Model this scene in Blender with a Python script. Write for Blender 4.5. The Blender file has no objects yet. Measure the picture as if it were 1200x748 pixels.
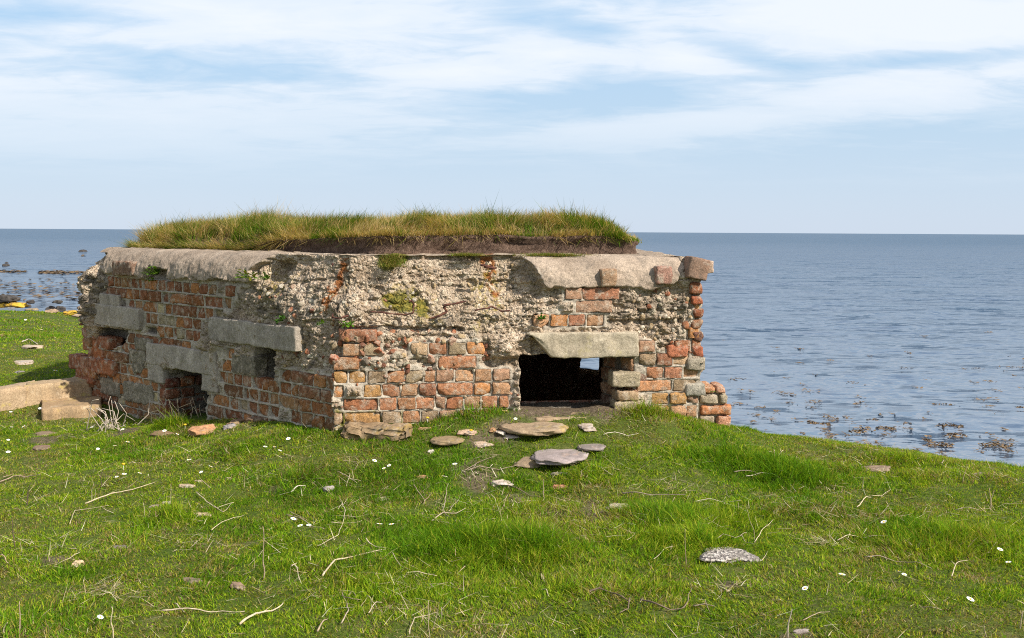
import bpy, math, random
import numpy as np
from mathutils import Vector, Matrix

rng = np.random.default_rng(11)
random.seed(11)
scene = bpy.context.scene
COL = scene.collection

# ------------------------------------------------------------------ camera and surveying helpers
EYE = np.array([0.0, 0.0, 1.2])
FPX = 1150.0
PITCH = math.atan(102.5 / FPX)
ROLL = math.radians(0.334)
_f = np.array([0, math.cos(PITCH), -math.sin(PITCH)])
_u = np.array([0, math.sin(PITCH), math.cos(PITCH)])
_r = np.array([1.0, 0, 0])
CR = _r * math.cos(ROLL) + _u * math.sin(ROLL)
CU = -_r * math.sin(ROLL) + _u * math.cos(ROLL)

cam_data = bpy.data.cameras.new("camera")
cam_data.sensor_width = 36.0
cam_data.lens = FPX / 1200 * 36.0
cam_data.clip_start = 0.05
cam_data.clip_end = 60000
cam = bpy.data.objects.new("camera", cam_data)
COL.objects.link(cam)
m = Matrix(((CR[0], CU[0], -_f[0], EYE[0]), (CR[1], CU[1], -_f[1], EYE[1]), (CR[2], CU[2], -_f[2], EYE[2]), (0, 0, 0, 1)))
cam.matrix_world = m
scene.camera = cam

def ray(px, py):
    d = _f + CR * (px - 600) / FPX - CU * (py - 374) / FPX
    return d / np.linalg.norm(d)

def at(px, py, Y):
    d = ray(px, py)
    return EYE + d * (Y / d[1])

# ------------------------------------------------------------------ noise
def _h(ix, iy, iz, seed):
    with np.errstate(over='ignore'):
        n = (ix.astype(np.uint32) * np.uint32(374761393) + iy.astype(np.uint32) * np.uint32(668265263)
             + iz.astype(np.uint32) * np.uint32(2147483647) + np.uint32(seed * 974711 & 0xffffffff))
        n = (n ^ (n >> np.uint32(13))) * np.uint32(1274126177)
        n = n ^ (n >> np.uint32(16))
        n = n * np.uint32(2246822519)
        n = n ^ (n >> np.uint32(15))
    return n

def hash01(ix, iy, iz, seed=0):
    return _h(ix, iy, iz, seed).astype(np.float64) / 4294967295.0

def vnoise(P, scale=1.0, seed=0):
    """value noise, -1..1"""
    Q = np.asarray(P, float) * scale + 1000.5
    I = np.floor(Q).astype(np.int64)
    F = Q - I
    F = F * F * F * (F * (F * 6 - 15) + 10)
    out = np.zeros(len(Q))
    for dx in (0, 1):
        wx = F[:, 0] if dx else 1 - F[:, 0]
        for dy in (0, 1):
            wy = F[:, 1] if dy else 1 - F[:, 1]
            for dz in (0, 1):
                wz = F[:, 2] if dz else 1 - F[:, 2]
                out += wx * wy * wz * hash01(I[:, 0] + dx, I[:, 1] + dy, I[:, 2] + dz, seed)
    return out * 2 - 1

def fbm(P, scale=1.0, octs=4, seed=0, gain=0.5):
    out = np.zeros(len(P)); a = 1.0; t = 0
    for k in range(octs):
        out += a * vnoise(P, scale * 2.03 ** k, seed + 17 * k); t += a; a *= gain
    return out / t * 1.6

def worley(P, scale=1.0, seed=0):
    Q = np.asarray(P, float) * scale + 500.0
    I = np.floor(Q).astype(np.int64)
    f1 = np.full(len(Q), 9.0); f2 = np.full(len(Q), 9.0); cid = np.zeros(len(Q))
    for dx in (-1, 0, 1):
        for dy in (-1, 0, 1):
            for dz in (-1, 0, 1):
                J = I + np.array([dx, dy, dz])
                c = np.stack([hash01(J[:, 0], J[:, 1], J[:, 2], seed + k) for k in (1, 2, 3)], 1) + J
                d = np.linalg.norm(c - Q, axis=1)
                nearer = d < f1
                f2 = np.where(nearer, f1, np.minimum(f2, d))
                cid = np.where(nearer, hash01(J[:, 0], J[:, 1], J[:, 2], seed + 9), cid)
                f1 = np.where(nearer, d, f1)
    return f1, f2, cid

def sstep(a, b, x):
    t = np.clip((np.asarray(x, float) - a) / (b - a), 0, 1)
    return t * t * (3 - 2 * t)

def poly_sd(P, poly):
    """signed distance to polygon, negative inside (2D)"""
    P = np.asarray(P, float); poly = np.asarray(poly, float)
    d = np.full(len(P), 1e9); inside = np.zeros(len(P), bool)
    n = len(poly)
    for i in range(n):
        a = poly[i]; b = poly[(i + 1) % n]
        e = b - a; w = P - a
        t = np.clip((w @ e) / max(e @ e, 1e-12), 0, 1)
        d = np.minimum(d, np.linalg.norm(w - t[:, None] * e, axis=1))
        c = ((a[1] > P[:, 1]) != (b[1] > P[:, 1]))
        with np.errstate(divide='ignore', invalid='ignore'):
            xi = (b[0] - a[0]) * (P[:, 1] - a[1]) / (b[1] - a[1] if b[1] != a[1] else 1e-9) + a[0]
        inside ^= c & (P[:, 0] < xi)
    return np.where(inside, -d, d)

# ------------------------------------------------------------------ object helpers
def tag(o, label=None, cat=None, group=None, kind=None):
    if label: o["label"] = label
    if cat: o["category"] = cat
    if group: o["group"] = group
    if kind: o["kind"] = kind
    return o

def empty(name, loc, label=None, cat=None, group=None):
    o = bpy.data.objects.new(name, None)
    o.location = loc; o.empty_display_size = .1
    COL.objects.link(o)
    return tag(o, label, cat, group)

def link(name, me, mats, parent=None, loc=None):
    """mesh in world coordinates -> object; its origin is put at its base"""
    o = bpy.data.objects.new(name, me)
    COL.objects.link(o)
    for mt in (mats if isinstance(mats, (list, tuple)) else [mats]):
        me.materials.append(mt)
    if parent is not None:
        o.parent = parent
        o.matrix_parent_inverse = Matrix.Translation(parent.location).inverted()
    return o

def rebase(me, loc):
    n = len(me.vertices); co = np.empty(n * 3, np.float32)
    me.vertices.foreach_get('co', co)
    co = co.reshape(-1, 3) - np.asarray(loc, np.float32)
    me.vertices.foreach_set('co', co.ravel()); me.update()

def make_mesh(name, V, faces_list, smooth=True, attrs=None, mat_idx=None):
    """faces_list: list of int arrays (n,k)"""
    me = bpy.data.meshes.new(name)
    V = np.asarray(V, np.float32)
    me.vertices.add(len(V)); me.vertices.foreach_set('co', V.ravel())
    fl = [np.asarray(f, np.int32) for f in faces_list if len(f)]
    loops = np.concatenate([f.ravel() for f in fl])
    tot = np.concatenate([np.full(len(f), f.shape[1], np.int32) for f in fl])
    start = np.concatenate([[0], np.cumsum(tot)[:-1]]).astype(np.int32)
    me.loops.add(len(loops)); me.loops.foreach_set('vertex_index', loops)
    me.polygons.add(len(tot)); me.polygons.foreach_set('loop_start', start)
    me.polygons.foreach_set('loop_total', tot)
    me.polygons.foreach_set('use_smooth', np.full(len(tot), smooth, bool))
    if mat_idx is not None:
        me.polygons.foreach_set('material_index', np.asarray(mat_idx, np.int32))
    for k, (an, a) in enumerate((attrs or {}).items()):
        a = np.asarray(a, np.float32)
        if a.shape[1] == 3: a = np.concatenate([a, np.ones((len(a), 1), np.float32)], 1)
        at_ = me.color_attributes.new(an, 'FLOAT_COLOR', 'POINT')
        at_.data.foreach_set('color', a.ravel())
    me.update(calc_edges=True)
    return me

class MB:
    """collects triangles / quads for one mesh"""
    def __init__(s): s.v = []; s.f4 = []; s.f3 = []; s.c = []; s.n = 0; s.m4 = []; s.m3 = []
    def add(s, V, F4=None, F3=None, col=(1, 1, 1), mi=0):
        V = np.asarray(V, float)
        if F4 is not None and len(F4): s.f4.append(np.asarray(F4) + s.n); s.m4.append(np.full(len(F4), mi))
        if F3 is not None and len(F3): s.f3.append(np.asarray(F3) + s.n); s.m3.append(np.full(len(F3), mi))
        c = np.asarray(col, float)
        if c.ndim == 1: c = np.tile(c, (len(V), 1))
        s.v.append(V); s.c.append(c); s.n += len(V)
    def mesh(s, name, smooth=True):
        V = np.concatenate(s.v); C = np.concatenate(s.c)
        fl = []; mi = []
        if s.f4: fl.append(np.concatenate(s.f4)); mi.append(np.concatenate(s.m4))
        if s.f3: fl.append(np.concatenate(s.f3)); mi.append(np.concatenate(s.m3))
        return make_mesh(name, V, fl, smooth, {'Col': C}, np.concatenate(mi))

_box_cache = {}
def grid_box(nx, ny, nz):
    """unit box -.5...5 subdivided, welded; returns V, F4"""
    k = (nx, ny, nz)
    if k in _box_cache: return _box_cache[k]
    idx = {}; V = []; F = []
    def vid(i, j, l):
        t = (i, j, l)
        if t not in idx:
            idx[t] = len(V); V.append((i / nx - .5, j / ny - .5, l / nz - .5))
        return idx[t]
    for i in range(nx):
        for j in range(ny):
            F.append((vid(i, j, 0), vid(i, j + 1, 0), vid(i + 1, j + 1, 0), vid(i + 1, j, 0)))
            F.append((vid(i, j, nz), vid(i + 1, j, nz), vid(i + 1, j + 1, nz), vid(i, j + 1, nz)))
    for i in range(nx):
        for l in range(nz):
            F.append((vid(i, 0, l), vid(i + 1, 0, l), vid(i + 1, 0, l + 1), vid(i, 0, l + 1)))
            F.append((vid(i, ny, l), vid(i, ny, l + 1), vid(i + 1, ny, l + 1), vid(i + 1, ny, l)))
    for j in range(ny):
        for l in range(nz):
            F.append((vid(0, j, l), vid(0, j, l + 1), vid(0, j + 1, l + 1), vid(0, j + 1, l)))
            F.append((vid(nx, j, l), vid(nx, j + 1, l), vid(nx, j + 1, l + 1), vid(nx, j, l + 1)))
    _box_cache[k] = (np.array(V), np.array(F))
    return _box_cache[k]

def rough_box(size, res=.02, rnd=.006, amp=.004, freq=30, seed=0, taper=0):
    """rounded, eroded block centred on the origin"""
    size = np.asarray(size, float)
    n = np.clip(np.round(size / res).astype(int), 2, 60)
    V, F = grid_box(*[int(x) for x in n])
    P = V * size
    for ax_ in range(3):
        if n[ax_] >= 4:
            lim = size[ax_] / 2 * (1 - 2 / n[ax_]); lim0 = size[ax_] / 2 - rnd * 1.15
            m_ = np.abs(np.abs(P[:, ax_]) - lim) < 1e-6
            if lim0 > 0: P[m_, ax_] = np.sign(P[m_, ax_]) * lim0
    # pull outer rows close to the edge so that the rounding is tight
    h = size / 2
    inner = np.sign(P) * np.minimum(np.abs(P), h - rnd)
    d = P - inner
    l = np.linalg.norm(d, axis=1); nz = l > 1e-9
    P2 = P.copy(); P2[nz] = inner[nz] + d[nz] / l[nz][:, None] * rnd
    off = np.stack([fbm(P2 + seed * 3.7 + k * 11, freq, 3, seed + k) for k in range(3)], 1)
    return P2 + off * amp, F

_ico = {}
def ico(sub):
    if sub in _ico: return _ico[sub]
    import bmesh
    bm = bmesh.new(); bmesh.ops.create_icosphere(bm, subdivisions=sub, radius=1)
    V = np.array([v.co[:] for v in bm.verts]); F = np.array([[v.index for v in f.verts] for f in bm.faces])
    bm.free(); _ico[sub] = (V, F); return V, F

def tube(pts, rad, sides=6):
    pts = np.asarray(pts, float); n = len(pts)
    rad = np.broadcast_to(np.asarray(rad, float), (n,))
    T = np.gradient(pts, axis=0); T /= np.linalg.norm(T, axis=1)[:, None] + 1e-12
    up = np.array([0, 0, 1.0]) if abs(T[0][2]) < .9 else np.array([1.0, 0, 0])
    V = []
    for i in range(n):
        a = np.cross(T[i], up); a /= np.linalg.norm(a) + 1e-12; b = np.cross(T[i], a)
        for k in range(sides):
            t = 2 * math.pi * k / sides
            V.append(pts[i] + rad[i] * (a * math.cos(t) + b * math.sin(t)))
    F = []
    for i in range(n - 1):
        for k in range(sides):
            k2 = (k + 1) % sides
            F.append((i * sides + k, i * sides + k2, (i + 1) * sides + k2, (i + 1) * sides + k))
    V.append(pts[0]); V.append(pts[-1]); c0 = n * sides; c1 = c0 + 1
    F3 = [(c0, (k + 1) % sides, k) for k in range(sides)] + [(c1, (n - 1) * sides + k, (n - 1) * sides + (k + 1) % sides) for k in range(sides)]
    return np.array(V), np.array(F), np.array(F3)

# ------------------------------------------------------------------ node helpers
class NT:
    def __init__(s, mat):
        mat.use_nodes = True
        s.t = mat.node_tree; s.t.nodes.clear(); s.mat = mat
        s.out = s.t.nodes.new('ShaderNodeOutputMaterial')
    def n(s, typ, **kw):
        nd = s.t.nodes.new(typ)
        for k, v in kw.items():
            if k.startswith('_'): nd.inputs[k[1:]].default_value = v
            else: setattr(nd, k, v)
        return nd
    def l(s, a, b): s.t.links.new(a, b)
    def setin(s, sock, v):
        if hasattr(v, 'links') or hasattr(v, 'is_output'): s.l(v, sock)
        else: sock.default_value = v
    def noise(s, scale, detail=4, rough=.55, vec=None, dist=0.0):
        nd = s.n('ShaderNodeTexNoise'); nd.inputs['Scale'].default_value = scale
        nd.inputs['Detail'].default_value = detail; nd.inputs['Roughness'].default_value = rough
        nd.inputs['Distortion'].default_value = dist
        s.l(vec or s.coord(), nd.inputs['Vector']); return nd.outputs['Fac']
    def voro(s, scale, feature='F1', out='Color', vec=None, rnd=1.0):
        nd = s.n('ShaderNodeTexVoronoi', feature=feature); nd.inputs['Scale'].default_value = scale
        nd.inputs['Randomness'].default_value = rnd
        s.l(vec or s.coord(), nd.inputs['Vector']); return nd.outputs[out]
    def coord(s):
        if not hasattr(s, '_c'):
            s._c = s.n('ShaderNodeTexCoord').outputs['Object']
        return s._c
    def ramp(s, fac, stops, interp='LINEAR'):
        nd = s.n('ShaderNodeValToRGB'); nd.color_ramp.interpolation = interp
        cr = nd.color_ramp
        while len(cr.elements) < len(stops): cr.elements.new(.5)
        for e, (p, c) in zip(cr.elements, stops):
            e.position = p
            e.color = (*c, 1) if isinstance(c, (tuple, list)) else (c, c, c, 1)
        s.l(fac, nd.inputs['Fac']); return nd.outputs['Color']
    def mix(s, fac, a, b, mode='MIX'):
        nd = s.n('ShaderNodeMix', data_type='RGBA', blend_type=mode)
        s.setin(nd.inputs[0], fac)
        for sock, v in ((nd.inputs[6], a), (nd.inputs[7], b)):
            if isinstance(v, (tuple, list)): sock.default_value = (*v[:3], 1)
            else: s.l(v, sock)
        return nd.outputs[2]
    def math(s, op, a, b=None, c=None, clamp=False):
        nd = s.n('ShaderNodeMath', operation=op, use_clamp=clamp)
        s.setin(nd.inputs[0], a)
        if b is not None: s.setin(nd.inputs[1], b)
        if c is not None: s.setin(nd.inputs[2], c)
        return nd.outputs[0]
    def attr(s, name):
        nd = s.n('ShaderNodeAttribute', attribute_name=name); return nd
    def sep(s, col):
        nd = s.n('ShaderNodeSeparateColor'); s.l(col, nd.inputs[0]); return nd.outputs
    def bump(s, h, strength=.5, dist=.01, normal=None):
        nd = s.n('ShaderNodeBump'); nd.inputs['Strength'].default_value = strength
        nd.inputs['Distance'].default_value = dist; s.l(h, nd.inputs['Height'])
        if normal is not None: s.l(normal, nd.inputs['Normal'])
        return nd.outputs['Normal']
    def surf(s, color, rough=.9, normal=None, spec=.25, **kw):
        b = s.n('ShaderNodeBsdfPrincipled')
        if isinstance(color, (tuple, list)): b.inputs['Base Color'].default_value = (*color, 1)
        else: s.l(color, b.inputs['Base Color'])
        s.setin(b.inputs['Roughness'], rough)
        b.inputs['Specular IOR Level'].default_value = spec
        if normal is not None: s.l(normal, b.inputs['Normal'])
        s.l(b.outputs[0], s.out.inputs[0]); return b

def newmat(name):
    mt = bpy.data.materials.new(name); return mt, NT(mt)
# ------------------------------------------------------------------ materials
def spec_stone(name, cols, cell=70, lichen=None, bump=.5, fine=260):
    """stone / concrete material; Col attribute multiplies"""
    mt, N = newmat(name)
    v = N.voro(cell, out='Color'); r = N.sep(v)[0]
    st = [((i + .5) / len(cols), c) for i, c in enumerate(cols)]
    c = N.ramp(r, st)
    n1 = N.noise(6, 5, .6)
    c = N.mix(.55, c, N.ramp(n1, [(.3, cols[0]), (.7, cols[-1])]))
    n2 = N.noise(fine, 3, .7)
    c = N.mix(1.0, c, N.ramp(n2, [(.3, .62), (.7, 1.3)]), 'MULTIPLY')
    if lichen:
        n3 = N.noise(9, 4, .65)
        c = N.mix(N.ramp(n3, [(.58, 0.0), (.66, .8)]), c, lichen)
    a = N.attr('Col').outputs['Color']
    c = N.mix(1.0, c, a, 'MULTIPLY')
    mv = N.n('ShaderNodeMapping'); mv.inputs['Scale'].default_value = (1, 1, .35); N.l(N.coord(), mv.inputs['Vector'])
    c = N.mix(N.ramp(N.noise(7, 6, .75, vec=mv.outputs[0]), [(.48, 0.0), (.66, .6)]), c, tuple(.42 * x for x in cols[0]))
    c = N.mix(N.ramp(N.noise(11, 6, .8), [(.56, 0.0), (.68, .5)]), c, tuple(min(.8, 1.35 * x) for x in cols[len(cols) // 2]))
    c = N.mix(N.ramp(N.noise(75, 4, .8), [(.60, 0.0), (.68, .7)]), c, (.05, .042, .035))
    h = N.math('ADD', N.noise(60, 5, .7), N.math('MULTIPLY', N.noise(fine, 3, .7), .4))
    N.surf(c, .92, N.bump(h, bump, .012)); return mt

# brickwork: colour of each brick in Col, with pale lime bloom, soot and pits
M_BRICK, N = newmat('brick')
a = N.attr('Col').outputs['Color']
c = N.mix(1.0, a, N.ramp(N.noise(45, 5, .7), [(.25, .5), (.5, .95), (.75, 1.5)]), 'MULTIPLY')
c = N.mix(1.0, c, N.ramp(N.noise(300, 2, .7), [(.3, .75), (.7, 1.25)]), 'MULTIPLY')
bl = N.noise(22, 6, .72)
c = N.mix(N.ramp(bl, [(.50, 0.0), (.64, .72)]), c, (.60, .50, .38))
gr = N.noise(31, 5, .75)
c = N.mix(N.ramp(gr, [(.58, 0.0), (.70, .65)]), c, (.07, .055, .045))
h = N.math('ADD', N.noise(70, 5, .75), N.math('MULTIPLY', N.noise(240, 3, .7), .5))
N.surf(c, .93, N.bump(h, 1.0, .014), spec=.12)

# wall core: zone.r rubble, zone.g smooth cast concrete, zone.b moss ; second attribute: r rust, g black crust and shade painted into openings, b mustard lichen
M_CORE, N = newmat('wall_core')
Z = N.sep(N.attr('zone').outputs['Color']); S = N.sep(N.attr('stain_shade').outputs['Color'])
wob = N.n('ShaderNodeVectorMath', operation='ADD')
nz = N.n('ShaderNodeTexNoise'); nz.inputs['Scale'].default_value = 25; N.l(N.coord(), nz.inputs['Vector'])
sc_ = N.n('ShaderNodeVectorMath', operation='SCALE'); sc_.inputs['Scale'].default_value = .03
N.l(nz.outputs['Color'], sc_.inputs[0]); N.l(N.coord(), wob.inputs[0]); N.l(sc_.outputs[0], wob.inputs[1])
vec = wob.outputs[0]
peb = N.sep(N.voro(48, vec=vec))[0]
pebble = N.ramp(peb, [(.0, (.13, .11, .085)), (.12, (.36, .28, .185)), (.3, (.50, .43, .31)), (.5, (.34, .30, .23)), (.62, (.62, .55, .42)), (.8, (.26, .22, .17)), (.93, (.72, .66, .54))])
peb2 = N.sep(N.voro(120, vec=vec))[1]
pebble2 = N.ramp(peb2, [(.0, (.045, .038, .03)), (.26, (.30, .23, .15)), (.5, (.50, .43, .32)), (.8, (.68, .60, .47)), (.95, (.22, .19, .15))])
rub = N.mix(.55, pebble, pebble2)
edge = N.voro(48, 'DISTANCE_TO_EDGE', 'Distance', vec=vec)
patch = N.noise(9, 5, .6)
rub = N.mix(N.ramp(patch, [(.36, .75), (.56, 0.0)]), rub, (.24, .19, .13))
rub = N.mix(1.0, rub, (1.16, 1.05, 1.0), 'MULTIPLY')
rub = N.mix(N.ramp(N.noise(14, 5, .7), [(.55, 0.0), (.68, .55)]), rub, (.62, .53, .38))
mort = N.mix(N.ramp(N.noise(35, 4, .7), [(.35, 0.0), (.65, 1.0)]), (.37, .315, .245), (.62, .535, .42))
mort = N.mix(N.ramp(N.noise(160, 3, .7), [(.35, .5), (.55, 0.0)]), mort, (.17, .145, .11))
cc = N.mix(N.ramp(N.noise(7, 5, .6), [(.35, 0.0), (.65, 1.0)]), (.29, .22, .16), (.48, .375, .28))
cc = N.mix(1.0, cc, N.ramp(N.noise(120, 3, .8), [(.3, .62), (.52, 1.0), (.7, 1.35)]), 'MULTIPLY')
cc = N.mix(N.ramp(N.noise(9, 6, .8), [(.50, 0.0), (.66, .6)]), cc, (.17, .14, .11))
cc = N.mix(N.ramp(N.noise(80, 4, .8), [(.60, 0.0), (.68, .7)]), cc, (.07, .06, .05))
cc = N.mix(N.ramp(N.noise(5, 6, .7, dist=1.5), [(.60, 0.0), (.72, .5)]), cc, (.60, .54, .44))
c = N.mix(Z[0], mort, rub)
c = N.mix(Z[1], c, cc)
mossc = N.ramp(N.noise(80, 4, .7), [(.3, (.05, .06, .012)), (.5, (.15, .14, .03)), (.7, (.28, .22, .06))])
c = N.mix(Z[2], c, mossc)
rustc = N.ramp(N.noise(40, 4, .7), [(.3, (.13, .045, .02)), (.6, (.36, .14, .045)), (.75, (.50, .25, .10))])
c = N.mix(S[0], c, rustc)
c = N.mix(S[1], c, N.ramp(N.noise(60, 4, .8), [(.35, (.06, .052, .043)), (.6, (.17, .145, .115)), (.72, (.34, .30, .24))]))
lic = N.math('MULTIPLY', S[2], N.ramp(N.noise(38, 5, .7), [(.48, 0.0), (.60, .75)]))
c = N.mix(lic, c, (.36, .27, .05))
h = N.math('ADD', N.math('MULTIPLY', N.math('MULTIPLY', edge, 3.0, clamp=True), Z[0]), N.noise(90, 5, .75))
N.surf(c, .95, N.bump(h, .8, .013), spec=.12)

M_CONC = spec_stone('cast_concrete', [(.30, .25, .195), (.43, .365, .29), (.54, .465, .38), (.38, .325, .26)], cell=90, bump=.6, fine=190)
M_LINTEL = spec_stone('lintel_concrete', [(.36, .295, .205), (.47, .395, .285), (.56, .48, .355), (.42, .35, .25)], cell=120, lichen=(.42, .35, .19), bump=.35, fine=210)
M_STONE = spec_stone('field_stone', [(.24, .19, .14), (.34, .28, .21), (.42, .36, .28), (.30, .25, .19)], cell=60, lichen=(.38, .30, .10), bump=.3)
M_GREY = spec_stone('grey_stone', [(.25, .22, .20), (.36, .32, .30), (.42, .36, .34), (.30, .26, .25)], cell=14, lichen=(.42, .30, .22), bump=.2)
M_WHITE = spec_stone('white_quartz', [(.55, .47, .38), (.70, .63, .53), (.78, .72, .64), (.60, .50, .42)], cell=50, bump=.4)
M_ROCK = spec_stone('shore_rock', [(.045, .04, .038), (.08, .07, .06), (.12, .10, .085), (.07, .06, .05)], cell=8, bump=.5, fine=60)
M_BLOCK = spec_stone('block_concrete', [(.33, .255, .17), (.42, .335, .23), (.50, .41, .29), (.36, .28, .19)], cell=120, lichen=(.45, .38, .14), bump=.5, fine=150)
mt, N = newmat('barnacled_stone')
pv = N.sep(N.voro(110))[0]
c = N.ramp(pv, [(.0, (.10, .085, .075)), (.35, (.16, .135, .12)), (.48, (.42, .37, .32)), (.8, (.60, .54, .47)), (.95, (.28, .24, .21))])
c = N.mix(N.ramp(N.noise(30, 5, .7), [(.45, 0.0), (.6, .7)]), c, (.22, .19, .16))
N.surf(c, .9, N.bump(N.voro(110, out='Distance'), .6, .01)); M_SPECK = mt
mt, N = newmat('orange_lichen')
c = N.ramp(N.noise(6, 4, .7), [(.4, (.10, .085, .07)), (.48, (.46, .27, .03)), (.7, (.60, .40, .06))])
N.surf(c, .95, N.bump(N.noise(20, 4, .7), .5, .03)); M_ORANGE = mt
mt, N = newmat('rusted_iron')
c = N.ramp(N.noise(60, 5, .7), [(.3, (.03, .015, .012)), (.5, (.09, .035, .024)), (.7, (.20, .08, .045))])
N.surf(c, .85, N.bump(N.noise(150, 4, .8), .8, .006), spec=.3); M_IRON = mt
mt, N = newmat('dry_wood')
a = N.attr('Col').outputs['Color']
c = N.mix(1.0, a, N.ramp(N.noise(90, 4, .7), [(.3, .6), (.7, 1.3)]), 'MULTIPLY')
N.surf(c, .85, N.bump(N.noise(200, 3, .7), .5, .003)); M_WOOD = mt

mt, N = newmat('soil')
c = N.ramp(N.noise(50, 6, .75), [(.28, (.05, .03, .022)), (.45, (.14, .088, .062)), (.60, (.23, .15, .11)), (.75, (.36, .26, .18))])
fib = N.n('ShaderNodeMapping'); fib.inputs['Scale'].default_value = (1, 1, .25); N.l(N.coord(), fib.inputs['Vector'])
c = N.mix(N.ramp(N.noise(150, 4, .8, vec=fib.outputs[0]), [(.60, 0.0), (.72, .6)]), c, (.30, .21, .13))
N.surf(c, .97, N.bump(N.noise(90, 6, .8), 1.0, .02), spec=.1); M_SOIL = mt

mt, N = newmat('turf_ground')
n = N.noise(1.3, 5, .6); n2 = N.noise(60, 5, .7); n3 = N.noise(7, 5, .65)
c = N.mix(N.ramp(n, [(.35, 0.0), (.65, 1.0)]), (.075, .12, .016), (.12, .14, .028))
c = N.mix(N.ramp(n3, [(.52, 0.0), (.66, .6)]), c, (.22, .18, .08))
c = N.mix(1.0, c, N.ramp(n2, [(.3, .45), (.55, .9), (.75, 1.5)]), 'MULTIPLY')
gz = N.attr('Col').outputs['Color']; gs = N.sep(gz)
c = N.mix(gs[0], c, N.ramp(N.noise(45, 5, .75), [(.3, (.05, .035, .022)), (.55, (.16, .12, .08)), (.75, (.30, .24, .17))]))
c = N.mix(gs[1], c, N.ramp(N.noise(12, 5, .75), [(.35, (.06, .05, .04)), (.6, (.18, .16, .13)), (.75, (.36, .32, .27))]))
N.surf(c, .97, N.bump(N.math('ADD', n2, N.noise(20, 4, .7)), .8, .02), spec=.1); M_GROUND = mt

def blade_mat(name, trans=.45):
    mt, N = newmat(name)
    a = N.attr('Col').outputs['Color']
    b = N.n('ShaderNodeBsdfPrincipled'); b.inputs['Roughness'].default_value = .6
    b.inputs['Specular IOR Level'].default_value = .06
    N.l(a, b.inputs['Base Color'])
    t = N.n('ShaderNodeBsdfTranslucent'); N.l(N.mix(1.0, a, (1.2, 1.15, .55), 'MULTIPLY'), t.inputs[0])
    mx = N.n('ShaderNodeMixShader'); mx.inputs[0].default_value = trans
    N.l(b.outputs[0], mx.inputs[1]); N.l(t.outputs[0], mx.inputs[2]); N.l(mx.outputs[0], N.out.inputs[0])
    return mt
M_BLADE = blade_mat('grass_blade')
M_LEAF = blade_mat('leaf', .3)
M_STRAW = blade_mat('straw', .2)
mt, N = newmat('daisy_petal'); N.surf((.85, .84, .80), .7); M_PETAL = mt
mt, N = newmat('daisy_centre'); N.surf((.70, .45, .03), .8); M_CENTRE = mt
mt, N = newmat('seaweed')
c = N.ramp(N.noise(8, 4, .7), [(.3, (.08, .055, .03)), (.55, (.19, .125, .065)), (.75, (.32, .22, .12))])
N.surf(c, .7, spec=.25); M_WEED = mt

# sea
M_SEA, N = newmat('sea_water')
geo = N.n('ShaderNodeNewGeometry').outputs['Position']
mp = N.n('ShaderNodeMapping'); mp.inputs['Scale'].default_value = (.45, 1.0, 1); mp.inputs['Rotation'].default_value = (0, 0, .12)
N.l(geo, mp.inputs['Vector']); pv = mp.outputs[0]
def slopes(scale, detail, k):
    nd = N.n('ShaderNodeTexNoise'); nd.inputs['Scale'].default_value = scale; nd.inputs['Detail'].default_value = detail; nd.inputs['Roughness'].default_value = .6
    N.l(pv, nd.inputs['Vector'])
    a_ = N.n('ShaderNodeVectorMath', operation='SUBTRACT'); N.l(nd.outputs['Color'], a_.inputs[0]); a_.inputs[1].default_value = (.5, .5, .5)
    b_ = N.n('ShaderNodeVectorMath', operation='MULTIPLY'); N.l(a_.outputs[0], b_.inputs[0]); b_.inputs[1].default_value = (k * .6, k, 0); return b_.outputs[0]
add = N.n('ShaderNodeVectorMath', operation='ADD'); N.l(slopes(1.6, 3, 1.3), add.inputs[0]); N.l(slopes(6.5, 4, 1.9), add.inputs[1])
sg = N.n('ShaderNodeSeparateXYZ'); N.l(geo, sg.inputs[0])
far = N.ramp(N.math('DIVIDE', sg.outputs[1], 200.0, clamp=True), [(0.03, .55), (.12, .85), (.35, 1.1), (1.0, 1.3)])
patchy = N.n('ShaderNodeMapping'); patchy.inputs['Scale'].default_value = (.05, .11, 1); N.l(geo, patchy.inputs['Vector'])
far = N.math('MULTIPLY', far, N.ramp(N.noise(1.0, 4, .6, vec=patchy.outputs[0]), [(.3, .7), (.7, 1.25)]))
calm_ = N.math('MULTIPLY', N.math('LESS_THAN', sg.outputs[0], -3.0), N.ramp(N.math('DIVIDE', sg.outputs[1], 200.0, clamp=True), [(.20, 1.0), (.27, 0.0)]))
far = N.math('MULTIPLY', far, N.math('SUBTRACT', 1.0, N.math('MULTIPLY', calm_, .55)))
sc2 = N.n('ShaderNodeVectorMath', operation='SCALE'); N.l(add.outputs[0], sc2.inputs[0]); N.l(far, sc2.inputs['Scale'])
gn = N.n('ShaderNodeNewGeometry').outputs['Normal']
ad2 = N.n('ShaderNodeVectorMath', operation='ADD'); N.l(gn, ad2.inputs[0]); N.l(sc2.outputs[0], ad2.inputs[1])
nrm = N.n('ShaderNodeVectorMath', operation='NORMALIZE'); N.l(ad2.outputs[0], nrm.inputs[0])
body = N.ramp(N.math('DIVIDE', sg.outputs[1], 200.0, clamp=True), [(0.03, (.05, .078, .12)), (.10, (.032, .065, .115)), (.4, (.018, .055, .11)), (1.0, (.010, .054, .11))])
df = N.n('ShaderNodeBsdfDiffuse'); N.l(body, df.inputs[0])
gl = N.n('ShaderNodeBsdfGlossy'); gl.inputs['Roughness'].default_value = .07; gl.inputs[0].default_value = (1, 1, 1, 1); N.l(nrm.outputs[0], gl.inputs['Normal'])
fr = N.n('ShaderNodeFresnel'); fr.inputs['IOR'].default_value = 1.33; N.l(nrm.outputs[0], fr.inputs['Normal'])
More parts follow.
